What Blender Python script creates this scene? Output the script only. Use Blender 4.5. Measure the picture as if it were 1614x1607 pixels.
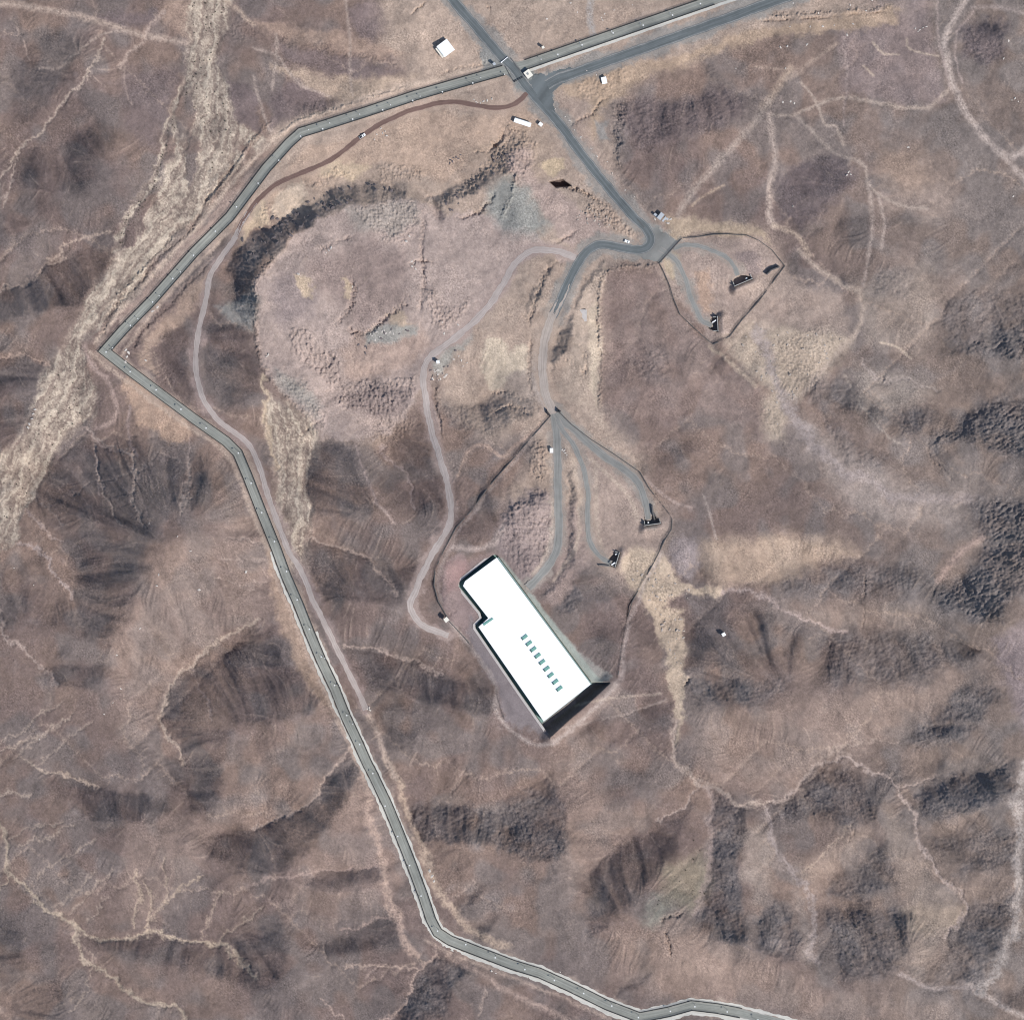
import bpy, bmesh, math, random
import numpy as np
from mathutils import Vector, Matrix

# ------------------------------------------------------------------ scene, camera, light
C = bpy.context.scene
for o in list(bpy.data.objects):
    bpy.data.objects.remove(o)
COL = C.collection
PX = 0.5                       # metres of ground per pixel of the photograph
CX, CY = 807.0, 803.5          # centre of the photograph
HCAM = 6000.0

cam_d = bpy.data.cameras.new('camera')
cam = bpy.data.objects.new('camera', cam_d)
COL.objects.link(cam)
cam.location = (0, 0, HCAM)
cam.rotation_euler = (0, 0, 0)
cam_d.sensor_fit = 'HORIZONTAL'
cam_d.angle = 2 * math.atan(CX * PX / HCAM)
cam_d.clip_start = 10
cam_d.clip_end = 30000
C.camera = cam

SUN_EL = math.radians(44)
SX, SY = 0.79, -0.613          # horizontal direction towards the sun (world)
_n = math.hypot(SX, SY); SX /= _n; SY /= _n
w = bpy.data.worlds.new('World'); C.world = w
w.use_nodes = True
wn = w.node_tree
sky = wn.nodes.new('ShaderNodeTexSky')
sky.sky_type = 'NISHITA'; sky.sun_disc = False
sky.sun_elevation = SUN_EL
sky.sun_rotation = math.atan2(SX, SY)
bg = wn.nodes['Background']; bg.inputs['Strength'].default_value = 0.105
sky.ozone_density = 2.0; sky.dust_density = 0.5
wn.links.new(sky.outputs[0], bg.inputs[0])
sd = bpy.data.lights.new('sun', 'SUN'); so = bpy.data.objects.new('sun', sd); COL.objects.link(so)
sd.energy = 4.0; sd.angle = math.radians(0.5); sd.color = (1.0, 0.965, 0.925)
sdir = Vector((-SX * math.cos(SUN_EL), -SY * math.cos(SUN_EL), -math.sin(SUN_EL)))
so.rotation_euler = sdir.to_track_quat('-Z', 'Y').to_euler()
so.location = (0, 0, 500)
C.view_settings.view_transform = 'Standard'
C.view_settings.look = 'None'
C.view_settings.exposure = 0.22
C.view_settings.gamma = 1.0
C.render.engine = 'CYCLES'
C.cycles.pixel_filter_type = 'BLACKMAN_HARRIS'; C.cycles.filter_width = 1.05
C.cycles.max_bounces = 3
C.cycles.diffuse_bounces = 2
C.cycles.transparent_max_bounces = 8

rng = np.random.default_rng(7)
random.seed(7)

def pl(s):
    return np.array([[float(v) for v in p.split(',')] for p in s.split()])

# ------------------------------------------------------------------ raster the ground is drawn on (one cell = 0.6 m)
PAD = 150.0
Q = 1.2
NX = int((1614 + 2 * PAD) / Q); NY = int((1607 + 2 * PAD) / Q)
gx = -PAD + Q * np.arange(NX); gy = -PAD + Q * np.arange(NY)
X, Y = np.meshgrid(gx, gy)
X = X.astype(np.float32); Y = Y.astype(np.float32)
kx = 2 * np.pi * np.fft.rfftfreq(NX, Q); ky = 2 * np.pi * np.fft.fftfreq(NY, Q)
KX, KY = np.meshgrid(kx, ky)
KK = np.sqrt(KX ** 2 + KY ** 2)

def noise(lo, hi, beta, seed):
    """band limited noise, wavelengths lo..hi pixels, unit deviation"""
    r = np.random.default_rng(seed)
    f = np.fft.rfft2(r.standard_normal((NY, NX)))
    k = np.maximum(KK, 1e-6)
    amp = k ** (-beta) * np.exp(-(k * lo / 6.283) ** 4) * (1 - np.exp(-(k * hi / 6.283) ** 2))
    n = np.fft.irfft2(f * amp, s=(NY, NX))
    return (n / n.std()).astype(np.float32)

def blur(a, s):
    return np.fft.irfft2(np.fft.rfft2(a) * np.exp(-0.5 * (KK * s) ** 2), s=(NY, NX)).astype(np.float32)

n_big = noise(60, 700, 1.3, 1)
n_mid = noise(10, 160, 1.1, 2)
n_fin = noise(2.6, 24, 0.7, 3)
n_grn = noise(2.2, 7, 0.2, 4)
w1, w2 = noise(8, 120, 1.5, 5), noise(8, 120, 1.5, 6)
w3, w4 = noise(3, 20, 1.0, 8), noise(3, 20, 1.0, 9)
WX, WY = X + 3.2 * w1 + 1.1 * w3, Y + 3.2 * w2 + 1.1 * w4      # ragged coordinates for natural edges

def sm(a, b, x):
    t = np.clip((x - a) / (b - a), 0, 1)
    return t * t * (3 - 2 * t)

def box(pts, m):
    x0, y0 = pts.min(0) - m; x1, y1 = pts.max(0) + m
    i0 = int(max(0, (x0 + PAD) / Q)); i1 = int(min(NX, (x1 + PAD) / Q + 2))
    j0 = int(max(0, (y0 + PAD) / Q)); j1 = int(min(NY, (y1 + PAD) / Q + 2))
    return slice(j0, j1), slice(i0, i1)

def seg_d(px, py, pts, closed):
    d = np.full(px.shape, 1e9, np.float32)
    n = len(pts)
    for k in range(n if closed else n - 1):
        a = pts[k]; b = pts[(k + 1) % n]
        ab = b - a; L = max(1e-9, float(ab @ ab))
        t = np.clip(((px - a[0]) * ab[0] + (py - a[1]) * ab[1]) / L, 0, 1)
        d = np.minimum(d, (px - a[0] - t * ab[0]) ** 2 + (py - a[1] - t * ab[1]) ** 2)
    return np.sqrt(d)

def inside(px, py, pts):
    r = np.zeros(px.shape, bool)
    n = len(pts)
    for k in range(n):
        x0, y0 = pts[k]; x1, y1 = pts[(k + 1) % n]
        if y0 == y1: continue
        c = (y0 > py) != (y1 > py)
        r ^= c & (px < (x1 - x0) * (py - y0) / (y1 - y0) + x0)
    return r

def poly(pts, soft, ragged=True, grow=0):
    """-> window, mask 0..1 of a polygon with a soft edge"""
    if isinstance(pts, str): pts = pl(pts)
    s = box(pts, soft * 1.5 + 14 + grow)
    px, py = (WX[s], WY[s]) if ragged else (X[s], Y[s])
    d = seg_d(px, py, pts, True)
    d = np.where(inside(px, py, pts), -d, d) - grow
    return s, 1 - sm(-soft, soft, d)

def line(pts, width, soft, ragged=True):
    if isinstance(pts, str): pts = pl(pts)
    s = box(pts, width + soft * 1.5 + 14)
    px, py = (WX[s], WY[s]) if ragged else (X[s], Y[s])
    d = seg_d(px, py, pts, False)
    return s, 1 - sm(width / 2 - soft, width / 2 + soft, d)

def smooth(pts, n=6):
    """Catmull-Rom through the points"""
    if isinstance(pts, str): pts = pl(pts)
    p = np.vstack([2 * pts[0] - pts[1], pts, 2 * pts[-1] - pts[-2]])
    out = []
    for k in range(1, len(p) - 2):
        for t in np.linspace(0, 1, n, endpoint=False):
            a, b, c, d = p[k - 1], p[k], p[k + 1], p[k + 2]
            out.append(0.5 * (2 * b + (c - a) * t + (2 * a - 5 * b + 4 * c - d) * t * t + (3 * b - a - 3 * c + d) * t ** 3))
    out.append(p[-2])
    return np.array(out)

# ------------------------------------------------------------------ traced routes (photo pixels)
R_MAIN = smooth("690,-40 714,0 750,42 788,87 811,110 830,137 856,166 884,198 915,241 963,301 1000,343 1018,360 1026,377 1019,390 1002,394 984,391 953,385.5 938,388 922,400 903,430 880,480 870,500")
R_GATE = smooth("871,494 864,515 857,545 855,579 858,612 867,640 877,660")
R_EAST = smooth("862,134 880,124 897,118.6 960,96 1050,64 1150,28 1210,6 1300,-26")
R_BRA = smooth("874,652 877,681 879,732 879.5,783 881,825 879,858 868,886 846,912 832,926")
R_BRB = smooth("877,650 888,664 907,678 933,703 963,726 992,746 1008,765 1017,790 1022,818")
R_BRC = smooth("878,660 887,678 905,703 917,731 924,757 927,783 926,825 931,856 945,876 963,888")
R_ENC = smooth("1040,392 1055,402 1068,414 1080,439 1088,466 1096,486 1107,505 1122,513")
R_ENC2 = smooth("1062,392 1084,385 1118,393 1142,404 1157,419 1163,434")
R_HAUL = smooth("908,406 877,396 846,394 823,404 805,426 783,464 757,497 719,531 688,554 671,573 667,594 671,630 678,670 691,714 705,762 711,806 706,832 687,864 669,897 656,928 647,953 657,977 680,992 707,1001")
R_WEST = smooth("372,372 353,400 332,433 324,476 316,507 310,543 308.5,578 316,617 332,648 357,673 383,691 400,714 412,745 423,783 440,830 456,870 476,902 492,943 510,979 532,1024 551,1063 567,1095 577,1118")
R_RED = smooth("831,147 817,160 800,168 776,170 751,166 720,161 695,162 670,168 642,176 599,196 566,218 523,251 477,272 438,289 408,314 385,345 372,372")
SEC = pl("1290,-58 1124,0 829,102 794,111 744,125 655,150.5 578.6,176 507,199 474,209 456,225 420,265 362,342 306,398 242,471 194,520 165,553 204,583.7 255,622 306,660 357,696 375,714 390,749.5 412,806 436,866 451,907 471,953 489,999 507,1042 528,1086 545,1129 563,1167 579,1203 588,1220 611,1268.6 629,1312 649,1362.6 667,1411 679.5,1449 690,1469 710,1482 756,1500 808,1520 851,1533 901.6,1556 957.5,1583.6 1008,1603 1054,1594 1090,1584 1130,1588.7 1168,1596 1208,1606 1300,1630")
ROOF = pl("783,878.4 733,915.5 730,923 769.7,973.5 754.3,987.5 857,1136 931,1077.7")
PIT = pl("780,874 776,875.4 724.5,917 723.4,924 757,965 760,974 749.5,985 749.8,989.5 820,1092.5 861,1150.7 867.6,1164 961,1075.6 931,1075 784,876")

# ------------------------------------------------------------------ hills: which way the slopes face (value < 1 turns from the sun)
SLOPES = """
.58 14 0 107,204 153,199 178,217 153,255 143,293 102,314 64,306 25,281 43,237 99,255 102,230
.65 14 0 0,319 51,311 89,314 51,357 0,378
.60 9 0 -30,480 41,446 84,413 128,388 178,398 176,425 143,471 115,484 64,492 -30,520
.68 6 0 -30,560 46,566 84,576 74,604 64,630 43,681 -30,725
.62 10 0 255,515 288,512 304,543 302,586 314,624 293,630 268,609 255,553
.60 14 0 329,494 370,510 405,543 415,604 400,640 360,645 335,610 316,594 314,553
.50 18 0 75,720 150,690 200,690 290,720 320,730 330,760 290,800 255,850 230,890 205,940 185,1000 170,1020 130,1000 105,950 125,900 95,840 60,800 50,770
.55 8 0 70,1052 163,1050 155,1078 127,1085 82,1081
.74 14 0 -30,900 60,870 110,940 120,985 60,1000 -30,1000
.54 9 0 316,1050 357,1024 405,989 430,994 451,1042 489,1075 505,1101 489,1126 451,1131 400,1144 365,1144 344,1177 293,1182 268,1152 260,1124 275,1080
.52 9 0 102,1230 137,1243 178,1246 236,1248 244,1271 216,1294 165,1291 127,1268
.58 9 0 254,1190 353,1190 353,1238 325,1279 300,1281 287,1251
.52 9 0 338,1322 400,1299 458,1284 502,1256 522,1220 552,1205 565,1233 532,1276 502,1322 451,1378 410,1390 368,1362 328,1350
.65 9 0 469,1393 527,1378 598,1368 601,1388 552,1403 489,1408
.60 9 0 494,1492 552,1472 616,1441 636,1467 639,1487 552,1500 507,1505
.56 9 1 684,1502 710,1515 743,1520 718,1556 692,1640 600,1640 641,1581 667,1538
.58 12 0 360,1480 410,1467 438,1454 451,1492 456,1530 430,1561 400,1560 368,1543 280,1517 282,1500
.70 9 0 127,1480 229,1477 267,1482 343,1490 292,1530 178,1505 132,1492
.58 9 0 487,856 522,861 591,887 617,912 635,948 604,958 543,943 510,943 494,915 482,897
.55 7 0 609,894 663,887 660,910 635,948 619,927
.56 10 0 548,1022 604,1032 642,1047 693,1068 770,1080 788,1106 770,1129 706,1116 630,1093 579,1070
.72 12 0 579,1093 630,1106 690,1135 655,1182 617,1182 599,1139
.64 9 0 499,693 543,703 563,721 584,770 600,805 560,810 487,808 487,744
.62 10 0 604,701 655,650 668,655 675,680 699,757 703,808 657,812 647,762 617,726
.54 10 1 644,1266 680,1263 779,1273 800,1258 869,1228 889,1261 896,1319 881,1352 838,1357 800,1347 768,1332 718,1327 667,1335 646,1302
.62 7 0 712,1426 756,1396 773,1393 743,1426 718,1436
.62 7 0 748,1457 781,1431 784,1449 756,1477
.56 9 0 922,1378 958,1352 1016,1317 1067,1284 1097,1264 1074,1314 1062,1347 1024,1391 991,1429 973,1434 963,1454 937,1479 927,1467
.60 11 1 1123,1251 1181,1276 1176,1302 1168,1352 1168,1429 1173,1487 1130,1479 1092,1467 1105,1424 1123,1352
.76 12 0 978,1208 1029,1213 1011,1246 973,1271 958,1269
.62 7 0 975,1566 991,1551 1024,1535 1003,1561
.60 12 1 1215,1274 1251,1251 1289,1215 1322,1203 1357,1225 1375,1251 1388,1284 1378,1294 1342,1297 1314,1289 1263,1289 1223,1289
.50 10 1 1444,1251 1500,1220 1596,1205 1596,1251 1556,1271 1505,1284 1479,1294 1454,1289
.66 14 1 1457,1332 1543,1307 1606,1309 1606,1352 1556,1375 1500,1375 1530,1342 1467,1342
.70 15 1 1523,1424 1596,1408 1596,1467 1568,1518 1543,1556 1492,1558 1469,1556 1492,1487
.58 13 1 1297,1436 1424,1429 1444,1449 1429,1487 1421,1525 1388,1540 1332,1553 1314,1520 1307,1479
.62 8 1 1302,1388 1352,1365 1393,1335 1418,1388 1403,1403 1342,1418 1302,1411
.56 8 1 1180,1454 1225,1418 1248,1434 1256,1492 1258,1515 1200,1497
.66 10 0 1568,1563 1640,1550 1640,1600 1581,1581
.76 14 1 1225,920 1277,899 1353,884 1430,884 1468,902 1480,933 1400,945 1300,930 1240,935
.56 14 2 1527,790 1650,790 1650,922 1598,943 1578,984 1532,979 1481,945 1470,933 1519,910 1552,884 1562,851 1539,831
.64 15 1 1083,1076 1132,1070 1200,1070 1226,1060 1246,1081 1226,1106 1200,1116 1157,1121 1106,1109
.66 14 1 1284,996 1353,996 1417,989 1455,996 1506,1019 1552,1024 1519,1040 1481,1055 1442,1083 1379,1078 1307,1083 1302,1063
.68 10 1 1506,1093 1557,1068 1583,1093 1544,1132 1519,1170 1455,1183 1430,1170
.54 13 2 1519,553 1539,528 1583,512 1650,500 1650,568 1557,563
.68 12 1 1481,471 1557,459 1650,467 1650,512 1532,533 1506,558 1486,522
.54 13 2 1463,693 1476,676 1506,668 1544,637 1552,630 1650,630 1650,730 1565,706 1537,693 1493,704 1470,721
.68 10 1 1379,650 1430,642 1470,645 1481,663 1442,683 1417,676
.72 12 1 1376,433 1404,420 1442,433 1422,471 1391,471 1376,461
.76 9 0 1322,345 1376,332 1373,408 1361,454 1328,448 1307,425
.72 10 0 1225,281 1264,255 1302,245 1333,258 1343,281 1302,327 1264,355 1225,342
.68 10 1 1511,46 1570,25 1590,51 1583,89 1557,107 1519,84
.76 12 1 976,166 1017,150 1055,163 1119,138 1177,153 1167,186 1106,212 1068,217 1030,235 999,230 984,204
.68 9 1 984,563 1030,543 1060,558 1055,599 1017,602 999,579
.72 9 0 1035,721 1080,699 1100,710 1060,740
.46 5 1 355,420 362,400 400,370 446,344 489,319 522,298 584,288 645,303 645,313 584,313 553,320 515,340 464,366 435,398 415,410 405,440 400,500 390,510 375,490 370,450
.44 5 1 675,319 732,288 770,260 783,230 808,212 820,225 815,250 795,275 757,293 701,329 693,355
.62 9 1 700,640 745,640 800,615 830,630 845,645 800,665 760,690 720,680 690,650
.50 4 1 851,938 884,902 902,869 910,884 882,922 851,953
.68 6 1 884,963 897,928 912,915 920,943 910,961 889,968
.55 3 1 894,808 899,739 905,739 907,808 903,870 893,880
.45 3 1 902,489 912,454 945,413 953,410 943,431 920,456 910,487
.50 3 1 877,522 899,494 902,515 884,566 877,594 869,579
.58 3 1 828,477 871,415 874,423 846,477 833,510
.76 10 0 912,1142 979,1121 1055,1106 1055,1157 979,1170 933,1183
.74 12 0 1085,953 1132,943 1210,958 1260,1000 1250,1060 1132,1055 1085,1055
.72 12 0 -30,1450 35,1465 38,1530 -30,1565
.74 12 0 60,1530 130,1560 110,1640 20,1640 10,1590
.78 12 0 205,700 270,690 300,720 330,740 300,765 230,740
.72 10 0 700,760 760,740 830,780 800,830 740,850 715,840
.76 10 0 905,900 960,930 985,990 960,1040 925,990
.76 12 1 1230,560 1330,600 1380,640 1350,660 1280,630
.74 10 0 20,95 80,50 140,60 120,120 60,180 20,190
.76 10 0 455,175 560,130 600,140 560,165 480,200
.74 10 1 1290,640 1340,690 1400,720 1390,745 1330,725
.52 4 2 788,815 812,795 838,783 862,770 858,785 830,800 800,825
.60 3 1 975,165 988,160 983,215 980,262 968,240 964,200
1.14 25 0 300,830 400,810 430,960 360,1010 300,1050 270,1080 240,1150 190,1180 180,1050 210,950 260,880
1.12 25 0 200,1300 300,1290 400,1260 330,1340 300,1400 240,1460 190,1450
1.14 20 0 1110,1130 1250,1100 1400,1085 1480,1060 1560,1040 1500,1090 1430,1150 1340,1190 1250,1250 1190,1260 1100,1240
1.14 20 0 900,1180 960,1260 1050,1280 960,1340 900,1400 880,1360 895,1300 870,1200
1.12 16 0 1120,850 1200,840 1320,850 1360,875 1270,900 1200,925 1130,925
1.12 14 0 990,255 1100,220 1180,210 1160,250 1090,310 1060,330 1010,300
1.12 14 0 560,1240 600,1270 640,1400 560,1440 500,1420 450,1440 430,1420 500,1360
1.10 20 0 960,1460 1060,1490 1200,1500 1250,1530 1180,1580 1060,1560 960,1550
1.12 14 0 1250,1380 1310,1330 1360,1300 1380,1310 1330,1360 1270,1400
1.12 16 0 140,320 220,290 200,350 170,370 110,380
1.12 16 0 0,415 60,400 80,410 40,440 0,455
1.12 14 0 1230,960 1300,945 1460,960 1480,990 1400,985 1300,990
1.10 20 0 1000,640 1100,610 1180,660 1230,730 1130,760 1050,700
"""
S = np.zeros((NY, NX), np.float32)
ROUGH = np.zeros((NY, NX), np.float32)
for ln in SLOPES.strip().splitlines():
    f = ln.split(None, 3)
    s, m = poly(f[3], float(f[1]) * (0.85 if float(f[1]) <= 11 else 1.15))
    v = float(f[0]) - 1
    a = S[s]
    S[s] = np.where(v < 0, np.minimum(a, a * (1 - m) + v * m), np.where(a < -0.03, a, np.maximum(a, a * (1 - m) + v * m)))
    ROUGH[s] = np.maximum(ROUGH[s], m * float(f[2]))
S *= 1.10 + 0.07 * n_mid
S += 0.055 * n_mid + 0.05 * n_big + 0.03 * noise(14, 60, 1.0, 17)
S -= blur(S, 220) * 0.35
# the slopes are solved so that each face turns from the sun by the amount wanted (the sky still fills a fifth)
lx, ly = SX, -SY                                  # towards the sun in photo axes
DL = KX * lx + KY * ly; DP = KX * ly - KY * lx
INV = -1j * DL / (DL ** 2 + 0.10 * DP ** 2 + 2.5e-5)
TE = math.tan(SUN_EL)
def lic(n, steps, st, UX, UY):
    acc = n.copy(); 
    for sg in (1, -1):
        ax = np.broadcast_to(np.arange(NX, dtype=np.float32), (NY, NX)).copy()
        ay = np.broadcast_to(np.arange(NY, dtype=np.float32)[:, None], (NY, NX)).copy()
        for k in range(steps):
            ix = np.clip(ax, 0, NX - 1).astype(np.int32); iy = np.clip(ay, 0, NY - 1).astype(np.int32)
            ax += sg * st * UX[iy, ix]; ay += sg * st * UY[iy, ix]
            ix = np.clip(ax, 0, NX - 1).astype(np.int32); iy = np.clip(ay, 0, NY - 1).astype(np.int32)
            acc += n[iy, ix]
    return acc / acc.std()
def downhill(H, sig):
    gv, gu = np.gradient(blur(H, sig), Q); gm = np.sqrt(gu ** 2 + gv ** 2) + 1e-4
    return gu / gm, gv / gm, gm
H = np.fft.irfft2(np.fft.rfft2(-S * TE * PX) * INV, s=(NY, NX)).astype(np.float32)
ux, uy, gm_ = downhill(H, 12)
GUL = lic(noise(7, 60, 1.0, 61), 24, 1.9, ux, uy)          # gullies and spurs running down the slopes
SPUR = lic(noise(16, 110, 1.2, 62), 34, 2.2, ux, uy)
S += 0.075 * SPUR * sm(0.01, 0.10, gm_) * (1 - sm(-0.3, -0.6, S))
S += GUL * (0.12 + 0.07 * np.clip(-S, 0, 0.6)) * sm(0.01, 0.12, gm_)
DES = 1 + np.where(S < 0, S / 0.80, S)
Sk = DES - 1
for it in range(4):
    H = np.fft.irfft2(np.fft.rfft2(-Sk * TE * PX) * INV, s=(NY, NX)).astype(np.float32)
    gyv, gxv = np.gradient(H, Q * PX)
    nl = (1 - (gxv * lx + gyv * ly) / TE) / np.sqrt(1 + gxv ** 2 + gyv ** 2)
    Sk = Sk + 0.8 * (DES - nl)
del DP, INV, Sk, gxv, gyv, nl

# drainage: water routed over the hills (priority flood), its channels cut and floored with pale sediment
import heapq
def drainage(Hf, st):
    h = Hf[::st, ::st].astype(np.float64); nyc, nxc = h.shape
    hh = h.ravel().tolist(); n = nyc * nxc
    done = bytearray(n); rec = [-1] * n; order = []
    pq = []
    for i in range(nxc):
        for j in (0, nyc - 1): pq.append((hh[j * nxc + i], j * nxc + i)); done[j * nxc + i] = 1
    for j in range(1, nyc - 1):
        for i in (0, nxc - 1): pq.append((hh[j * nxc + i], j * nxc + i)); done[j * nxc + i] = 1
    heapq.heapify(pq)
    nb = (1, -1, nxc, -nxc, nxc + 1, nxc - 1, -nxc + 1, -nxc - 1)
    while pq:
        e, k = heapq.heappop(pq); order.append(k)
        i = k % nxc
        if i == 0 or i == nxc - 1 or k < nxc or k >= n - nxc:
            cand = [d for d in nb if 0 <= k + d < n and abs((k + d) % nxc - i) <= 1]
        else: cand = nb
        for d in cand:
            q = k + d
            if not done[q]:
                done[q] = 1; rec[q] = k
                heapq.heappush(pq, (hh[q] if hh[q] > e else e + 1e-5, q))
    acc = [1.0] * n
    for k in reversed(order):
        r = rec[k]
        if r >= 0: acc[r] += acc[k]
    return np.array(acc).reshape(nyc, nxc)
ST = 2
Hd = H + 0.35 * noise(8, 90, 1.2, 51) + 0.5 * blur(S, 2)
ACC = drainage(Hd, ST)
def upsample(a):
    fx = np.clip((X + PAD + 1.6 * w3) / (Q * ST), 0, a.shape[1] - 1.001); fy = np.clip((Y + PAD + 1.6 * w4) / (Q * ST), 0, a.shape[0] - 1.001)
    i = fx.astype(np.int32); j = fy.astype(np.int32); u = (fx - i).astype(np.float32); v = (fy - j).astype(np.float32)
    return ((a[j, i] * (1 - u) + a[j, i + 1] * u) * (1 - v) + (a[j + 1, i] * (1 - u) + a[j + 1, i + 1] * u) * v).astype(np.float32)
LA = np.log2(ACC * (ST * Q) ** 2)                       # catchment in square pixels, log2
CH1 = upsample(np.clip((LA - 8.5) / 5.0, 0, 1))         # small gullies and up
CH2 = upsample(np.clip((LA - 12.0) / 3.0, 0, 1))        # main beds
dz, dm = poly("395,335 430,205 520,165 640,118 600,60 590,-30 1300,-30 1420,15 1200,55 1000,132 950,165 985,310 1040,350 1210,358 1236,418 1150,532 1064,470 1035,412 960,415 950,480 945,640 1000,700 1040,790 1055,850 1000,930 975,1080 866,1172 790,1134 690,980 690,860 850,700 820,680 760,700 700,640 690,590 600,700 480,680 405,540 402,470 440,395 520,335 430,345", 12)
DIST = np.zeros((NY, NX), np.float32); DIST[dz] = dm
CH1 *= 1 - DIST; CH2 *= 1 - DIST
H -= 0.45 * blur(CH1, 1.6) + 0.8 * blur(CH1, 5) * 1.6 + 0.9 * blur(CH2, 2.5) * 1.4

# small relief: rills that run down the slope, grit, broken rock
Hs = blur(H, 5)
GYv, GXv = np.gradient(Hs, Q)
GM = np.sqrt(GXv ** 2 + GYv ** 2) + 1e-4
UX, UY = GXv / GM, GYv / GM
RILL = lic(noise(3, 14, 0.6, 11), 11, 1.3, UX, UY)
RILL2 = lic(noise(5, 24, 0.8, 13), 16, 1.6, UX, UY)
steep = sm(0.04, 0.22, GM)
rm = np.clip(0.55 + 0.5 * noise(40, 300, 1.0, 19), 0, 1.3)
H += (0.11 * RILL + 0.07 * RILL2) * steep * rm
def noise_dir(lo, hi, beta, seed, ang, ratio):
    r = np.random.default_rng(seed)
    f = np.fft.rfft2(r.standard_normal((NY, NX)))
    a = KX * math.cos(ang) + KY * math.sin(ang); p = -KX * math.sin(ang) + KY * math.cos(ang)
    k = np.maximum(np.sqrt((a * ratio) ** 2 + p ** 2), 1e-6)
    n = np.fft.irfft2(f * k ** (-beta) * np.exp(-(k * lo / 6.283) ** 4) * (1 - np.exp(-(k * hi / 6.283) ** 2)), s=(NY, NX))
    return (n / n.std()).astype(np.float32)
ridg = 1 - np.abs(noise_dir(4, 26, 1.0, 12, -0.5, 3.2)) * 1.1
rock = np.clip(ROUGH, 0, 2)
rk = noise(4, 26, 0.9, 41)
H += (0.10 * ridg + 0.15 * rk) * np.clip(rock, 0, 1) + (0.30 * ridg + 0.12 * rk) * np.clip(rock - 1, 0, 1)
flat = np.ones((NY, NX), np.float32)               # 1 = natural ground, 0 = graded

# ------------------------------------------------------------------ colours of the ground (as they look lying flat in this sun)
def srgb(c):
    c = np.asarray(c, np.float32) / 255.0
    return np.where(c <= 0.04045, c / 12.92, ((c + 0.055) / 1.055) ** 2.4)
COLR = np.empty((NY, NX, 3), np.float32)
A0, A1, A2 = np.array([145, 123, 112.]), np.array([122, 105, 100.]), np.array([138, 122, 113.])
t = sm(-1.6, 1.6, n_big + 0.25 * n_mid)[..., None]
COLR[:] = A0 * (1 - t) + A1 * t
tr = (sm(1150, 1500, X) * 0.75)[..., None]
COLR[:] = COLR * (1 - tr) + A2 * tr
def paint(s, m, c, a=1.0):
    k = (m * a)[..., None]
    COLR[s] = COLR[s] * (1 - k) + np.array(c, np.float32) * k

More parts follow.
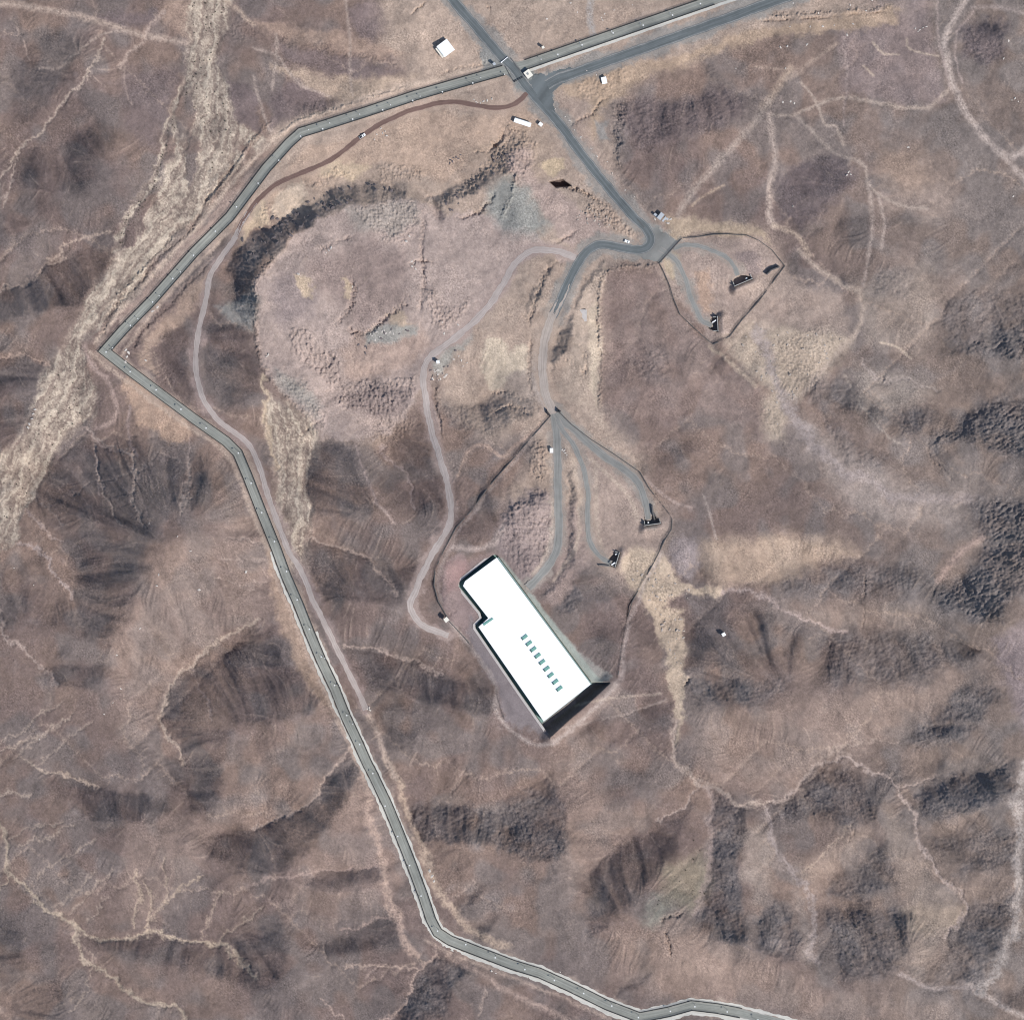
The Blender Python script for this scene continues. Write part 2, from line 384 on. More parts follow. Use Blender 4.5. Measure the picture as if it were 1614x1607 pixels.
# bare grey rock on the crags and the tipped scarp, brown varnish turning grey on the stony slopes
gk = (np.clip(ROUGH - 0.35 + 0.25 * n_mid, 0, 1) * 0.5)[..., None]
COLR = COLR * (1 - gk) + np.array([138, 127, 123], np.float32) * gk
gk = (np.clip(0.15 + 0.4 * noise(30, 260, 1.1, 71), 0, 0.45) * (X < 1800))[..., None]
COLR = COLR * (1 - gk) + (COLR.mean(-1, keepdims=True) + np.array([5, -1.5, -3.0], np.float32)) * gk
PATCH = """
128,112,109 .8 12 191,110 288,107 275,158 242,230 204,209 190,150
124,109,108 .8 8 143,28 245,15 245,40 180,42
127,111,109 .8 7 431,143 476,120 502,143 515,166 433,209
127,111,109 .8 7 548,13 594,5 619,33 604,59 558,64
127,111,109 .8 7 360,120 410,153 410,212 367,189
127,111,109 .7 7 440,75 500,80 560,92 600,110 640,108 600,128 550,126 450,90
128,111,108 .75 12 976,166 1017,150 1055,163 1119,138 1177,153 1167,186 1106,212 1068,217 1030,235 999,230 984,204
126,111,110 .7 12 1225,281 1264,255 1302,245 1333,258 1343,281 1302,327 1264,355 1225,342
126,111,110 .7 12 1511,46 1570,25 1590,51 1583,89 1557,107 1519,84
148,127,119 .6 8 948,440 1040,425 1060,480 1120,540 1180,610 1220,640 1200,690 1100,640 1000,660 960,640 948,560
150,132,128 .7 8 1340,0 1460,0 1480,90 1490,160 1420,160 1330,150 1320,60
168,150,140 .5 25 1420,280 1500,300 1540,340 1470,345 1400,320
172,146,128 .5 20 1390,230 1440,240 1470,290 1440,310 1395,290
183,161,145 .82 22 395,335 430,205 520,165 640,118 600,60 590,-30 1300,-30 1420,15 1200,55 1000,132 950,165 985,310 1040,350 1210,358 1236,418 1150,532 1064,470 1035,412 960,415 950,480 945,640 1000,700 1040,790 1055,850 1000,930 930,880 885,880 850,900 800,790 850,700 820,680 760,700 700,640 690,590 600,700 480,680 405,540 402,470 440,395 520,335 430,345
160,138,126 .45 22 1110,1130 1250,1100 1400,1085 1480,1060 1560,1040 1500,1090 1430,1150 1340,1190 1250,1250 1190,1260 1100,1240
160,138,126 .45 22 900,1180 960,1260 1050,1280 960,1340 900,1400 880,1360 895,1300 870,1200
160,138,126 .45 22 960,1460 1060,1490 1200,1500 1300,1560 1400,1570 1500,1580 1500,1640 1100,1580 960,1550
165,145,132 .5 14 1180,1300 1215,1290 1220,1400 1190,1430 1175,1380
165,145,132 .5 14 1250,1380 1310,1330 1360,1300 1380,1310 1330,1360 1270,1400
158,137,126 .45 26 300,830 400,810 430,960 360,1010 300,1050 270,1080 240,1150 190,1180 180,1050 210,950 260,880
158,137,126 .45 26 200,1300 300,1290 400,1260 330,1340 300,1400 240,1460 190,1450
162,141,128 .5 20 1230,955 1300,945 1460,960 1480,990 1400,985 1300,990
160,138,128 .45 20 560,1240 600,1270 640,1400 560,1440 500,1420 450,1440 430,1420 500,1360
186,163,147 .9 10 600,15 700,-20 708,20 780,90 790,115 700,140 560,170 500,190 440,218 400,240 432,206 520,168 640,118 670,100 600,70 640,40
184,156,138 .7 8 400,30 460,45 540,52 600,72 640,85 600,95 520,75 420,55
184,156,138 .6 8 260,0 320,5 300,70 250,30
190,166,146 .8 8 430,100 520,118 600,130 660,118 600,150 540,160 500,140 440,115
184,158,140 .85 8 480,235 560,215 660,178 790,178 830,160 860,200 830,215 800,210 760,230 700,290 660,270 600,262 480,290 430,340 400,335 440,290
212,189,168 .9 4 440,300 470,285 480,310 476,335 440,345 428,330
206,182,156 .8 5 500,262 560,255 590,268 560,285 510,280
206,182,156 .85 5 395,325 410,320 425,345 400,362 378,385 372,372
172,150,134 .7 8 720,230 800,215 840,190 870,230 860,280 820,300 790,280 750,260
200,176,148 .9 4 852,258 866,252 884,250 890,268 880,284 862,284
176,156,147 .95 5 405,440 440,398 470,366 520,340 560,318 640,312 690,340 720,330 790,340 860,380 880,400 830,405 790,460 740,515 690,555 660,590 650,640 610,690 540,695 500,690 480,650 420,590 405,540 402,490
164,154,145 .6 9 545,325 600,316 650,318 660,350 620,370 560,365
150,134,130 .8 14 430,440 480,430 500,470 480,500 450,520 425,500
148,129,122 .75 16 480,420 560,380 640,395 640,480 600,500 560,520 530,470 500,450
200,176,150 .8 4 462,436 480,432 500,452 494,466 476,462
200,176,150 .8 3 538,440 548,440 556,468 548,478 538,460
196,172,148 .7 4 612,500 640,490 650,510 640,520 618,515
178,150,134 .5 10 560,520 660,510 680,545 620,590 560,600 540,560
157,155,149 .8 6 575,525 600,512 660,515 655,530 610,540 575,545
157,155,149 .7 6 680,555 720,540 750,510 742,530 715,560 692,590 675,585
156,154,149 .7 8 345,480 375,470 402,460 400,500 395,525 370,510
162,158,150 .6 10 440,590 470,600 505,640 500,655 470,630 440,605
140,124,120 .7 8 540,620 600,606 650,610 640,640 600,660 560,650
152,152,147 .8 14 770,295 805,272 835,300 845,330 862,355 840,372 800,362 770,335
176,154,146 .7 8 800,240 830,230 850,290 880,300 940,350 960,370 900,390 860,350 835,300 800,260
186,160,138 .85 6 870,142 960,110 1100,80 1200,42 1300,28 1410,12 1416,38 1330,48 1200,58 1130,88 1000,128 950,170 935,220 922,215 935,170
170,148,136 .6 8 880,165 930,150 930,220 960,260 1000,320 1030,345 1010,345 960,290 910,230
184,162,140 .8 6 1040,345 1080,340 1140,350 1200,358 1215,385 1190,370 1100,365 1060,380
168,148,138 .8 6 1045,415 1075,378 1130,370 1200,376 1235,416 1150,528 1124,540 1064,470
190,170,144 .7 5 1046,415 1066,392 1075,410 1068,440 1058,440
182,152,132 .7 6 1095,430 1115,425 1125,460 1125,495 1108,490 1100,460
134,119,117 .6 6 1165,395 1190,400 1196,430 1186,440 1170,425
186,165,149 .85 7 905,480 925,445 950,412 962,425 950,470 945,560 945,640 962,682 940,672 925,650 900,640 885,620 895,580 900,540
204,184,163 .8 4 930,490 944,470 944,560 938,640 928,600 934,540
206,187,166 .85 4 757,560 764,538 775,533 788,540 803,556 813,545 828,545 833,560 832,590 822,602 812,590 800,602 790,616 776,610 765,592
164,148,138 .7 6 800,590 840,580 858,620 845,640 815,635 790,620
166,146,136 .7 10 880,680 905,690 960,735 1010,770 1018,800 1055,815 1035,880 1000,940 960,890 940,850 940,800 920,740 890,700
196,174,153 .9 5 973,884 994,859 1024,864 1055,889 1075,917 1134,922 1134,940 1106,938 1078,928 1055,943 1050,958 1075,963 1083,1004 1081,1055 1088,1070 1075,1101 1073,1157 1063,1183 1065,1132 1060,1088 1047,1068 1050,1042 1040,1004 1030,973 1004,943 979,910
156,142,140 .8 8 1060,850 1095,840 1110,870 1090,910 1075,905 1055,880
188,163,142 .7 16 1110,850 1200,840 1320,848 1360,872 1270,898 1215,922 1130,925 1110,900
190,170,152 .9 14 1145,545 1170,510 1200,500 1260,515 1320,520 1340,535 1310,580 1270,610 1250,640 1235,690 1205,690 1200,650 1215,620 1180,590
176,155,142 .75 12 1180,450 1230,425 1260,440 1330,470 1340,520 1260,515 1180,510 1150,535
168,152,143 .75 20 1240,640 1330,700 1450,770 1520,780 1500,830 1400,830 1300,770
162,148,138 .7 20 1340,570 1420,590 1480,610 1440,640 1370,660
166,149,137 .6 20 1340,440 1470,420 1480,500 1450,560 1370,540
150,130,126 .9 5 735,880 783,870 800,884 931,1078 861,1152 797,1137 785,1080 706,974 690,945 692,900 715,870
140,130,130 .8 6 740,975 760,990 862,1152 866,1168 797,1137 785,1080 735,1010
172,166,156 .95 4 786,882 794,884 905,1018 940,1050 969,1072 958,1080 931,1076
160,152,146 .8 5 900,1010 930,1040 968,1072 935,1074
166,146,136 .6 10 866,1170 970,1080 1000,1090 950,1120 880,1170
160,128,124 .6 10 740,905 722,920 700,930 700,890 735,880
158,140,136 .75 8 785,825 800,795 840,770 872,780 876,860 852,900 818,922 800,895 786,870
160,140,132 .8 7 888,800 905,790 925,830 930,880 905,920 880,960 850,950 880,900
154,138,138 .7 12 1565,1010 1640,970 1640,1190 1600,1130 1580,1060
190,168,147 .85 9 1430,1432 1450,1422 1480,1426 1516,1425 1505,1460 1470,1470 1438,1474
160,142,130 .6 14 1390,1270 1430,1300 1470,1380 1515,1425 1490,1480 1440,1545 1420,1500 1440,1450 1420,1390 1400,1340
164,150,142 .6 12 1250,1390 1270,1420 1285,1500 1300,1540 1260,1510 1258,1450
166,150,140 .55 14 1170,1300 1210,1300 1215,1390 1190,1420 1172,1380
150,148,135 .6 12 1020,1430 1045,1410 1060,1430 1030,1465 1015,1458
160,150,128 .55 14 1040,1370 1110,1340 1120,1400 1090,1440 1050,1420
168,145,132 .5 16 1060,1440 1120,1480 1230,1520 1150,1570 1060,1530 1020,1480
170,146,132 .6 14 470,1000 520,1120 500,1110 470,1050
176,150,132 .8 7 430,845 445,865 452,905 480,980 510,1050 530,1110 520,1112 490,1085 462,1030 438,990 428,930 418,880
188,158,138 .9 6 205,590 250,625 300,665 300,690 290,700 250,690 220,665 200,630 190,605
182,156,138 .7 8 235,520 300,452 330,425 322,470 270,520 240,550 250,590 230,585 215,560
174,150,138 .8 6 185,500 260,415 325,345 370,295 400,270 395,300 330,370 250,450 190,520
"""
for ln in PATCH.strip().splitlines():
    f = ln.split(None, 3)
    s, m = poly(f[3], float(f[2]))
    paint(s, m, [float(v) for v in f[0].split(',')], float(f[1]))

bk = (np.clip(blur(CH1, 0.9) * 0.24 + CH2 * 0.5, 0, 0.65) * (1 - 0.9 * DIST))[..., None]
COLR = COLR * (1 - bk) + np.array([180, 157, 142], np.float32) * bk
# braided sandy washes
WASH = np.zeros((NY, NX), np.float32)
WP = """
194,172,148 .92 8 298,-60 370,-60 362,0 352,40 338,90 352,120 358,160 372,195 410,222 405,232 372,212 362,235 378,246 345,300 300,352 250,402 200,470 160,510 122,545 108,534 130,500 165,440 190,400 215,360 255,290 290,220 310,190 300,150 296,120 298,60
194,172,148 .92 7 105,540 125,545 140,600 150,640 145,655 90,690 80,720 50,790 20,840 -40,900 -40,780 40,680 62,640 72,590 85,565
190,168,148 .85 9 425,630 484,655 499,681 499,706 487,744 486,808 480,860 472,895 440,880 425,810 438,777 441,744 433,714 419,668
"""
for ln in WP.strip().splitlines():
    f = ln.split(None, 3)
    s, m = poly(f[3], float(f[2]), True, 5)
    WASH[s] = np.maximum(WASH[s], m)
for pts, wd in (("298,118 272,180 255,230 240,290 215,318 195,350 185,390", 11), ("275,190 280,250 285,290 270,330", 8)):
    s, m = line(smooth(pts), wd, 3)
    WASH[s] = np.maximum(WASH[s], m)
for pts in ("280,176 297,151 306,160 291,192", "290,240 300,215 315,225 311,270 297,292", "300,150 312,180 296,215 290,200", "222,330 245,290 248,312 232,340 218,370", "200,350 222,345 205,385 190,392"):
    s, m = poly(pts, 3)
    WASH[s] *= 1 - m
# braided threads that follow the bed: stripes of the signed distance to its centre line
fl = np.zeros((NY, NX), np.float32)
for cl in ("330,-160 332,60 326,120 320,200 290,280 240,350 180,440 125,530 113,560 98,620 58,690 10,790 -60,900", "452,600 462,660 468,710 462,790 455,900"):
    c = smooth(cl, 4); sl = box(c, 90); px, py = X[sl], Y[sl]
    bd = np.full(px.shape, 1e9, np.float32); sd_ = np.zeros(px.shape, np.float32); al = np.zeros(px.shape, np.float32); acc = 0
    for a, b_ in zip(c[:-1], c[1:]):
        ab = b_ - a; L_ = float(np.hypot(*ab)); ab = ab / L_
        t_ = np.clip((px - a[0]) * ab[0] + (py - a[1]) * ab[1], 0, L_)
        dx, dy = px - a[0] - t_ * ab[0], py - a[1] - t_ * ab[1]; d_ = np.hypot(dx, dy)
        u_ = d_ < bd; bd = np.where(u_, d_, bd); sd_ = np.where(u_, np.sign(dx * ab[1] - dy * ab[0]) * d_, sd_); al = np.where(u_, acc + t_, al); acc += L_
    q = sd_ + 5.0 * np.sin(al * 0.021 + 1) + 3.2 * w1[sl] + 1.2 * w3[sl]
    v = 0.30 * np.sin(q * 0.42 + 0.9 * np.sin(al * 0.035)) + 0.26 * np.sin(q * 0.77 + 1.7 * np.sin(al * 0.027 + 2)) + 0.2 * np.sin(q * 1.3 + 2 * np.sin(al * 0.05)) + 0.24 * np.sin(q * 0.19 + 1.3)
    fl[sl] = v
t_ = np.clip(0.52 + 0.85 * fl + 0.10 * n_fin + 0.12 * n_mid, 0, 1)[..., None]
WEDGE = WASH.copy()
WASH *= np.clip(0.86 + 0.45 * fl + 0.15 * n_mid + 0.5 * sm(0.6, 1.0, blur(WASH, 7)), 0.3, 1)
wc = np.array([146, 128, 117.]) * (1 - t_) + np.array([204, 186, 167.]) * t_
k = (WASH * 0.92)[..., None]
COLR = COLR * (1 - k) + wc.astype(np.float32) * k
H -= 0.7 * sm(0.1, 0.95, blur(WEDGE, 1.5)) - 0.22 * WEDGE * fl

# thin pale wash beds, tracks and trails worn into the ground: colour | strength | width | depth
VEINS = """
178,156,142 .8 9 .1 -30,-2 0,4 110,22 170,38 230,57 290,68
172,152,140 .7 3 .3 60,108 95,107 115,90 140,68 170,52 200,50
176,156,142 .75 4 .5 -20,300 0,280 20,250 43,228 70,197 95,172 125,135 145,110 155,80 165,65
172,150,138 .7 5 .4 185,110 205,85 225,65 240,40 255,25
172,152,140 .7 3 .4 0,330 15,295 20,265 30,245
176,154,140 .7 4 .6 80,408 110,385 140,372 178,365
176,154,140 .7 4 .6 -20,470 0,465 50,445 100,400
172,150,138 .5 2 .2 195,110 200,150 208,165
172,150,138 .5 2 .2 25,40 35,60 45,95
176,150,136 .7 3 .5 -20,560 0,562 40,565 75,572 
172,150,140 .6 3 .4 130,680 170,700 205,722 215,740
165,145,138 .4 2 .3 300,690 297,730 300,760
165,145,138 .4 2 .3 150,700 155,780
165,145,138 .4 2 .3 210,735 225,790 240,830
172,148,138 .9 6 .1 135,545 140,565 155,585 172,600 180,630 183,650 172,668 150,675
160,140,134 .6 4 .1 205,640 200,690 215,720
168,148,140 .8 4 .7 25,850 55,860 75,880 95,910 115,940
168,148,140 .6 3 .5 50,810 70,835 95,848
168,148,138 .7 4 .6 -10,940 0,965 10,995 40,1030 75,1065 85,1082
172,152,138 .8 5 .9 410,975 375,995 340,1020 310,1045 280,1060 270,1085 258,1120 260,1150 280,1180 290,1200
165,145,138 .5 3 .4 305,1055 320,1090 330,1130
170,150,136 .6 2.4 .5 -10,1170 50,1140 100,1110
170,150,136 .7 2.6 .5 -10,1185 50,1165 115,1125
170,150,136 .6 2.4 .5 20,1195 60,1165 100,1140
170,150,136 .5 2.4 .4 60,1200 110,1160 150,1140
176,156,138 .85 6 .8 -8,1270 0,1305 8,1340 20,1372 50,1405 75,1430 100,1450 120,1462 145,1480 185,1478 225,1473 250,1470 280,1482 310,1488 345,1490 370,1508 400,1535
176,156,138 .85 6 .8 120,1462 120,1500 150,1525 200,1555 235,1580 270,1590 305,1620
176,156,138 .7 4 .6 -10,1402 0,1398 20,1380
170,150,136 .8 4 .6 40,1194 70,1212 110,1228 150,1247
170,150,136 .7 4 .5 -5,1247 15,1243 50,1252
168,148,134 .6 2.4 .4 15,1325 60,1305 100,1298
168,148,134 .6 2.4 .4 30,1335 75,1320 120,1300
168,148,134 .6 2.4 .4 60,1380 100,1355 150,1320
168,148,134 .6 2.4 .4 85,1430 115,1405 155,1370
168,148,134 .6 2.4 .4 100,1440 140,1410 180,1370
168,148,134 .6 2.4 .4 140,1448 170,1415
176,154,136 .7 3 .5 212,1460 218,1420 215,1370
176,154,136 .75 3 .5 233,1470 238,1430 230,1390
176,154,136 .7 3 .5 235,1462 255,1425 290,1395 320,1380
176,154,136 .6 2.6 .4 260,1420 262,1380 268,1350
172,150,134 .6 3 .4 320,1480 325,1440 350,1400
172,150,134 .7 3 .5 345,1485 380,1450 410,1430
168,148,134 .6 2.4 .4 140,1500 135,1560 110,1600
170,148,136 .75 4 .7 395,1303 450,1285 490,1260 515,1225 535,1200 560,1170
170,146,136 .6 4 .5 400,1395 430,1390 500,1375 600,1368
170,146,136 .6 3 .5 540,1468 590,1450 622,1437
176,152,138 .7 5 .5 545,1522 590,1525 650,1525
172,148,136 .5 2.6 .3 575,1540 590,1528
172,148,136 .6 3 .4 500,1575 535,1600 550,1620
172,148,136 .75 4 .6 690,1500 660,1525 650,1560 640,1585 600,1605
176,150,136 .7 11 .4 560,1180 575,1240 582,1290 600,1340 605,1380 612,1420 625,1445 640,1480 655,1500
180,156,138 .75 12 .4 610,1190 625,1225 637,1270 655,1320 680,1370 695,1410 715,1440 755,1470 800,1490
170,148,136 .5 3 .4 745,1390 715,1420
170,148,136 .5 3 .4 700,1260 720,1235 740,1210
170,148,136 .5 3 .4 755,1600 770,1560
172,148,136 .7 8 .3 706,1506 760,1535 800,1560 860,1590 900,1612
170,150,138 .85 7 .8 1062,1130 1062,1188 1075,1210 1098,1235 1125,1245 1160,1262 1200,1272 1215,1270
168,148,138 .7 4 .6 1098,1245 1080,1265 1060,1280 1040,1295
162,142,134 .6 9 .4 1110,1245 1122,1270 1122,1310 1115,1370 1105,1420 1095,1440
172,152,142 .85 5 .7 1215,1270 1260,1240 1290,1210 1310,1200 1330,1195 1375,1212 1400,1230 1420,1250 1440,1280 1446,1310 1460,1350 1490,1385 1520,1420 1515,1440 1490,1480
170,150,140 .7 4 .5 1415,1240 1445,1232 1475,1222
160,144,138 .7 8 .6 1205,1280 1215,1300 1215,1330 1235,1360 1270,1400 1285,1440 1275,1500 1290,1520
174,152,136 .6 3 .4 1265,1375 1290,1355 1340,1300
172,154,146 .8 5 .3 1420,1535 1460,1555 1480,1558 1540,1555
182,164,154 .9 8 .2 1530,1553 1560,1572 1640,1615
174,159,150 1 14 .4 1640,1180 1614,1215 1600,1260 1606,1310 1603,1380 1600,1450 1580,1510 1545,1556
168,148,140 .8 6 .5 1134,935 1200,940 1250,965 1290,985 1330,995
176,150,138 .7 11 -.5 1548,848 1510,870 1490,900 1480,915
170,150,138 .6 4 .4 1290,1200 1315,1185 1340,1190
170,150,138 .5 3 .4 1280,1190 1350,1170 1420,1165
176,156,142 .75 8 .3 1262,396 1290,425 1330,450 1360,465 1362,490 1350,520 1320,555 1290,590 1265,620
168,150,140 .7 5 .2 1370,400 1360,450
164,148,142 .7 16 .5 1195,520 1220,590 1240,630 1260,670 1300,720 1350,750 1400,775 1450,785 1530,788
172,156,144 .5 3 .3 1330,590 1360,640 1390,680 1420,700
166,150,142 .6 5 .5 1360,570 1380,595 1430,600 1480,610
186,166,148 .7 3 .3 1390,540 1412,546 1435,565
180,160,146 .75 5 .2 1216,182 1255,178 1290,165 1330,155 1400,165 1460,170 1475,160 1497,140
178,158,144 .7 4 .2 1262,130 1285,160 1300,195 1318,200 1330,230
172,154,142 .7 5 .2 1255,180 1290,215 1320,245 1360,260 1370,290 1400,315 1440,330 1460,330
168,150,140 .7 6 .2 1370,290 1375,350 1370,400
168,150,140 .6 4 .2 1385,310 1395,350 1390,390
178,158,146 .8 9 .1 1212,180 1218,220 1222,250 1215,290 1213,340 1220,355
182,160,142 .7 8 .1 1220,355 1260,375 1275,400
170,150,142 .5 3 .2 1330,200 1335,130 1330,60
180,156,140 .6 5 .1 1245,125 1290,90 1320,70
180,156,140 .5 3 .1 1190,106 1225,110 1260,108
190,168,150 .7 3 .3 1375,68 1390,82 1415,88
190,168,150 .7 3 .3 1430,60 1432,72 1445,82 1480,90
186,164,146 .7 3 .3 1360,105 1375,120
180,156,138 .7 12 .1 1205,168 1225,140 1245,110
172,154,142 .6 10 .1 1212,160 1190,190 1160,225 1120,270 1085,310 1070,338
190,164,142 .6 3 .2 1090,325 1115,305 1140,292
182,154,138 .85 5 .2 722,750 740,712 752,703 770,706 790,718 806,710 830,690 852,668
170,148,138 .7 4 .3 590,790 605,805 622,825
160,140,134 .5 3 .3 560,700 575,750 595,790
162,142,136 .6 3 .4 600,705 620,730 645,760 655,800
186,164,142 .8 5 .5 420,595 420,650 430,710 440,740
170,148,136 .75 4 .6 482,853 520,855 545,870 575,880 595,890 610,910 625,940
166,146,136 .7 4 .5 545,1015 590,1025 620,1035 655,1050 690,1065
166,148,140 .85 8 .2 712,862 755,863 780,852 792,832
186,162,144 .7 6 .1 400,40 380,20 355,0
176,156,144 .6 4 .2 400,75 440,90 470,130 520,150
176,156,144 .6 4 .2 428,205 410,160 400,120
176,156,144 .6 4 .2 435,55 437,90 430,140
176,156,144 .5 4 .2 545,0 550,60 555,150
170,160,154 .8 9 .1 932,-10 930,30 938,70
178,160,150 .6 3 .2 1110,780 1125,830 1130,850
168,150,140 .5 3 .3 880,1150 940,1135 1000,1120 1050,1100
190,168,148 .7 6 -.5 1120,545 1140,560 1165,585 1190,610
172,150,140 .6 4 .2 1010,745 1060,790 1090,800
168,150,140 .6 3 .9 149,700 152,749 159,774 180,812 199,830
168,150,140 .6 3 .9 205,718 215,749 212,793 230,836
168,150,140 .6 3 .9 302,718 299,743 294,774 289,805
160,143,134 .5 2 .4 224,734 249,717 280,724 296,734
160,143,134 .5 2 .4 115,780 146,759 187,749 224,737
168,150,140 .6 3 .5 137,684 168,693 199,715 212,724
160,143,134 .5 2 .4 56,780 75,800 105,825
166,146,136 .5 2.5 .5 414,920 373,919 342,911
166,146,136 .5 2.5 .5 417,889 380,885 352,880
166,146,136 .5 2.5 .6 420,860 390,850 360,852
180,162,152 .95 10 .1 1530,-30 1520,0 1497,40 1490,80 1505,140 1530,190 1560,225 1585,246 1600,244 1640,225
176,158,148 .85 9 .1 1583,244 1605,272 1640,310
170,150,142 .6 3 .1 1475,0 1478,40 1484,80 1498,140
170,150,142 .6 3 .1 1535,20 1510,50 1505,85 1518,130
170,152,144 .6 6 .1 1532,12 1570,10 1640,30
180,158,144 .8 9 .1 577,1118 590,1150 608,1190 622,1225
172,156,148 .7 6 .1 708,980 731,1008 756,1039 778,1071 783,1103 793,1138 866,1174 974,1079
170,152,144 .6 5 .1 866,658 772,773 748,806 724,836 704,873 692,900 689,922 696,948
168,152,146 .6 6 .1 978,1072 984,1018 994,972 1016,920 1042,873
196,173,155 .85 6 .1 780,100 700,122 640,136 560,160 500,180 465,194 438,214 393,256 338,323 283,388 223,453 180,503 152,540
190,167,150 .7 5 .1 790,126 700,151 620,176 530,201 482,221 442,264 387,332 332,394 272,457 217,522 192,560
188,165,148 .7 6 .2 142,556 190,594 240,632 290,668 340,702 362,722 376,754 398,808 420,862
184,160,145 .7 6 .2 432,905 455,960 480,1020 508,1078 535,1140 560,1195 580,1240
184,160,145 .6 5 .2 672,1480 705,1500 760,1520 820,1545 900,1578 960,1604
176,160,150 .8 5 .1 845,560 842,590 846,620 858,646
186,165,148 .7 5 .1 893,700 905,735 913,770 914,810 910,850 895,885 872,915
186,165,148 .7 5 .1 868,690 870,740 871,790 870,840 858,880 838,905
182,162,146 .7 5 .1 937,740 941,790 941,830 950,865
182,162,146 .7 6 .1 930,725 965,755 990,780 1004,815
186,166,150 .5 3 .1 905,1112 960,1100 1040,1092
"""
LN = []
for ln in VEINS.strip().splitlines():
    f = ln.split(None, 4)
    pts = smooth(f[4]); wd = float(f[2]) + .5
    rw_ = 0.35 if float(f[3]) <= 0.3 else 1.0             # worn trails run smoother than water courses
    s = box(pts, wd * 2 + 20)
    d_ = seg_d(X[s] + rw_ * (WX[s] - X[s]), Y[s] + rw_ * (WY[s] - Y[s]), pts, False)
    sf = 0.32 * wd + 0.9
    m = 1 - sm(wd / 2 - sf, wd / 2 + sf, d_)
    if rw_ < 1 and wd > 5: m = m * (1 - 0.3 * np.exp(-((d_ - wd * 0.24) / 0.9) ** 2))   # wheel ruts
    paint(s, m * np.clip(1.0 + 0.22 * n_fin[s], 0.4, 1), [float(v) + 7 for v in f[0].split(',')], min(1, float(f[1]) * 1.22))
    s2, m2 = line(pts, wd * 1.3, 0.5 * wd + 1.2)
    H[s2] -= float(f[3]) * m2

# broken mounds of tipped spoil
def mounds(pts, cell, hgt, seed):
    pts = pl(pts)
    s, m = poly(pts, 4)
    px, py = X[s] + 1.2 * w3[s], Y[s] + 1.2 * w4[s]
    r = np.random.default_rng(seed)
    ci, cj = np.floor(px / cell).astype(int), np.floor(py / cell).astype(int)
    i0, j0 = ci.min() - 1, cj.min() - 1
    jit = r.random((cj.max() - j0 + 3, ci.max() - i0 + 3, 3))
    best = np.zeros(px.shape)
    for a in (-1, 0, 1):
        for b in (-1, 0, 1):
            g = jit[cj - j0 + b, ci - i0 + a]
            qx = (ci + a + 0.2 + 0.6 * g[..., 0]) * cell; qy = (cj + b + 0.2 + 0.6 * g[..., 1]) * cell
            d = np.hypot(px - qx, py - qy) / (cell * 0.62)
            best = np.maximum(best, np.clip(1 - d, 0, 1) * (0.55 + 0.6 * g[..., 2]))
    H[s] += (1.15 * hgt * best * m).astype(np.float32)
for a in (("455,520 485,515 500,540 540,575 548,605 520,610 500,590 460,555", 7.5, 2.0, 1),
          ("545,605 600,600 662,588 652,625 600,655 560,648 528,630", 7, 2.0, 2),
          ("555,322 600,314 650,316 662,350 640,385 590,375", 6, 1.3, 3),
          ("672,465 690,455 705,490 740,470 735,490 700,525 680,500", 7, 1.8, 4),
          ("787,825 802,795 840,772 872,782 875,860 850,895 818,918 800,890", 8, 1.5, 5),
          ("915,335 945,315 975,335 1005,365 985,372 940,355", 6, 1.8, 6),
          ("962,165 985,160 982,225 978,265 965,240", 6, 1.7, 7),
          ("830,710 855,690 862,720 865,745 845,765 830,735", 6, 1.7, 8),
          ("590,660 640,640 650,670 620,700 590,695", 6, 1.3, 9),
          ("600,265 665,262 660,285 600,290", 5, 1.3, 10),
          ("425,320 440,330 432,345 408,352 405,330", 5, 1.2, 11),
          ("470,285 520,270 560,275 500,300 478,300", 5, 1.3, 12),
          ("440,60 540,78 620,95 640,105 560,95 450,75", 5, 0.9, 13),
          ("375,20 400,30 410,60 390,70 355,60", 5, 0.9, 14),
          ("1230,540 1290,510 1320,530 1290,580 1240,610 1220,590", 7, 0.8, 15),
          ("1190,650 1230,640 1240,690 1260,720 1230,700", 7, 0.7, 16),
          ("985,870 1030,880 1060,930 1120,925 1130,938 1075,950 1080,1000 1060,1040 1040,980 1000,930", 8, 0.6, 17),
          ("905,130 950,110 990,105 985,125 940,150 910,160", 6, 1.0, 18),
          ("440,590 480,600 520,650 500,690 480,660", 6, 1.2, 19),
          ("800,190 850,230 830,290 780,260 740,300 690,330 740,280 780,230", 6, 1.5, 20)):
    mounds(*a)
